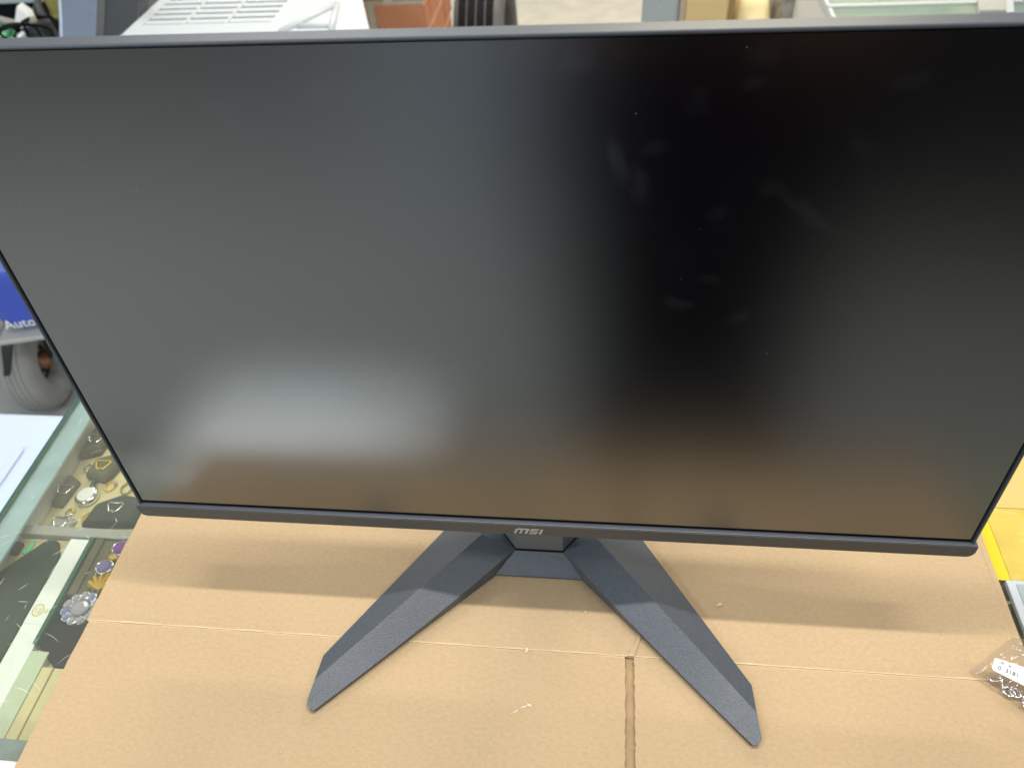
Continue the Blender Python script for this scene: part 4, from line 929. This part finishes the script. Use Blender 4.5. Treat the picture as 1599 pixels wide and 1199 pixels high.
# unseen pale cabinet added behind the photographer for a bright streak in the screen
pc = thing('added_streak_cabinet', 'added pale blue cabinet giving the screen a soft mirrored streak', 'cabinet', (-0.55, -2.9, -1.0))
box('carcass', -0.80, -0.34, -3.20, -2.82, -0.998, 0.95, 'ice', pc, 0.004)
box('door', -0.795, -0.575, -2.8195, -2.80, -0.94, 0.94, 'ice', pc, 0.003)
box('door', -0.565, -0.345, -2.8195, -2.80, -0.94, 0.94, 'ice', pc, 0.003)

# unseen dark shelving added behind the photographer to darken the screen's right side
dk = thing('added_dark_shelving', 'added dark shelf unit that darkens the right of the screen', 'shelf', (1.7, -2.75, -1.0))
box('back_board', 0.46, 3.00, -3.02, -3.00, -0.998, 1.0, 'dark_panel', dk)
for z in (-0.95, -0.45, 0.05, 0.55, 0.98): box('shelf_board', 0.46, 3.00, -2.999, -2.60, z, z + 0.02, 'dark_panel', dk)
for x in (0.44, 1.72, 3.002): box('upright', x, x + 0.018, -3.02, -2.60, -0.998, 1.005, 'dark_panel', dk)

# ------------------------------------------------------------------ photographer (seen only as a dark shape mirrored in the screen)
def photographer():
    px, py = 0.185, -0.66
    J = {}
    def P(n, x, y, z, rx, ry=None): J[n] = (Vector((px + x, py + y, z)), rx, ry or rx)
    P('pelvis', 0, 0, -0.10, 0.225, 0.140)
    P('waist', 0, 0.005, 0.06, 0.240, 0.150)
    P('chest', 0, 0.0, 0.26, 0.255, 0.150)
    P('upper', 0, -0.01, 0.37, 0.19, 0.11)
    P('neck', 0, 0.0, 0.455, 0.058)
    P('head0', 0, 0.02, 0.53, 0.075, 0.085)
    P('head1', 0, 0.015, 0.62, 0.078, 0.092)
    P('head2', 0, 0.005, 0.70, 0.055, 0.065)
    P('nose', 0, 0.118, 0.585, 0.014)
    for s, nm in ((-1, 'l'), (1, 'r')):
        P('sh' + nm, s * 0.205, -0.01, 0.375, 0.062)
        P('el' + nm, s * 0.215, 0.03, 0.15, 0.046)
        P('ear' + nm, s * 0.086, 0.005, 0.585, 0.016)
        P('hip' + nm, s * 0.090, 0, -0.18, 0.098)
        P('kn' + nm, s * 0.105, 0.015, -0.54, 0.066)
        P('an' + nm, s * 0.115, -0.02, -0.92, 0.045)
        P('toe' + nm, s * 0.125, 0.12, -0.965, 0.038)
    P('wrl', -0.185, 0.215, 0.40, 0.030); P('hal', -0.160, 0.235, 0.47, 0.034)
    P('wrr', 0.06, 0.215, 0.40, 0.030); P('har', 0.03, 0.235, 0.47, 0.034)
    E_ = [('pelvis', 'waist'), ('waist', 'chest'), ('chest', 'upper'), ('upper', 'neck'), ('neck', 'head0'), ('head0', 'head1'), ('head1', 'head2'), ('head0', 'nose')]
    for nm in 'lr':
        E_ += [('upper', 'sh' + nm), ('sh' + nm, 'el' + nm), ('el' + nm, 'wr' + nm), ('wr' + nm, 'ha' + nm), ('pelvis', 'hip' + nm), ('hip' + nm, 'kn' + nm), ('kn' + nm, 'an' + nm), ('an' + nm, 'toe' + nm), ('head1', 'ear' + nm)]
        b = J['ha' + nm][0]; s = -1 if nm == 'l' else 1
        for f in range(4):
            k1, k2 = 'f%s%d' % (nm, f), 'g%s%d' % (nm, f)
            J[k1] = (b + Vector((0.022 - f * 0.014, 0.012, 0.05 - 0.004 * abs(f - 1))), 0.009, 0.009)
            J[k2] = (b + Vector((0.022 - f * 0.014 - s * 0.004, 0.036, 0.068 - 0.005 * abs(f - 1))), 0.008, 0.008)
            E_ += [('ha' + nm, k1), (k1, k2)]
        J['t' + nm] = (b + Vector((-s * 0.035, 0.012, 0.025)), 0.010, 0.010); J['u' + nm] = (b + Vector((-s * 0.045, 0.022, 0.048)), 0.009, 0.009)
        E_ += [('ha' + nm, 't' + nm), ('t' + nm, 'u' + nm)]
    keys = list(J); idx = {k: i for i, k in enumerate(keys)}
    base = thing('person', 'person in dark clothes mirrored as a dark shape in the screen', 'person', (px, py, -1.0))
    me = bpy.data.meshes.new('body')
    me.from_pydata([J[k][0] for k in keys], [(idx[a], idx[b]) for a, b in E_], [])
    o = bpy.data.objects.new('body', me); C.objects.link(o)
    sm = o.modifiers.new('skin', 'SKIN'); sm.use_smooth_shade = True
    lay = me.skin_vertices[0].data if me.skin_vertices else None
    if lay is None:
        bm = bmesh.new(); bm.from_mesh(me); bm.verts.layers.skin.verify(); bm.to_mesh(me); bm.free(); lay = me.skin_vertices[0].data
    for k in keys:
        lay[idx[k]].radius = (J[k][1], J[k][2]); lay[idx[k]].use_root = (k == 'pelvis')
    o.modifiers.new('sub', 'SUBSURF').levels = 2; o.modifiers['sub'].render_levels = 2
    dg = bpy.context.evaluated_depsgraph_get()
    m2 = bpy.data.meshes.new_from_object(o.evaluated_get(dg)); bpy.data.objects.remove(o)
    m2.name = 'body'
    for mm in ('shirt', 'trousers', 'skin', 'hair'): m2.materials.append(MAT[mm])
    for f in m2.polygons:
        c = f.center; f.use_smooth = True
        hand = c.y > py + 0.17 and c.z > 0.36
        f.material_index = 2 if (c.z > 0.455 or hand) else (1 if c.z < -0.12 else 0)
    ob = bpy.data.objects.new('body', m2); C.objects.link(ob); ob.parent = base; ob.location = -WL[base.name]; WL[ob.name] = Vector((0, 0, 0))
    hb = ellipsoid((px, py - 0.008, 0.645), (0.098, 0.108, 0.105), 20, 14)
    for v in list(hb.verts):
        if v.co.y > py + 0.055 and v.co.z < 0.68 or v.co.z < 0.575: v.co.z = max(v.co.z, 0.575); v.co.y -= 0.02
    finish(hb, 'hair', 'hair', ob, smooth=True)
photographer()
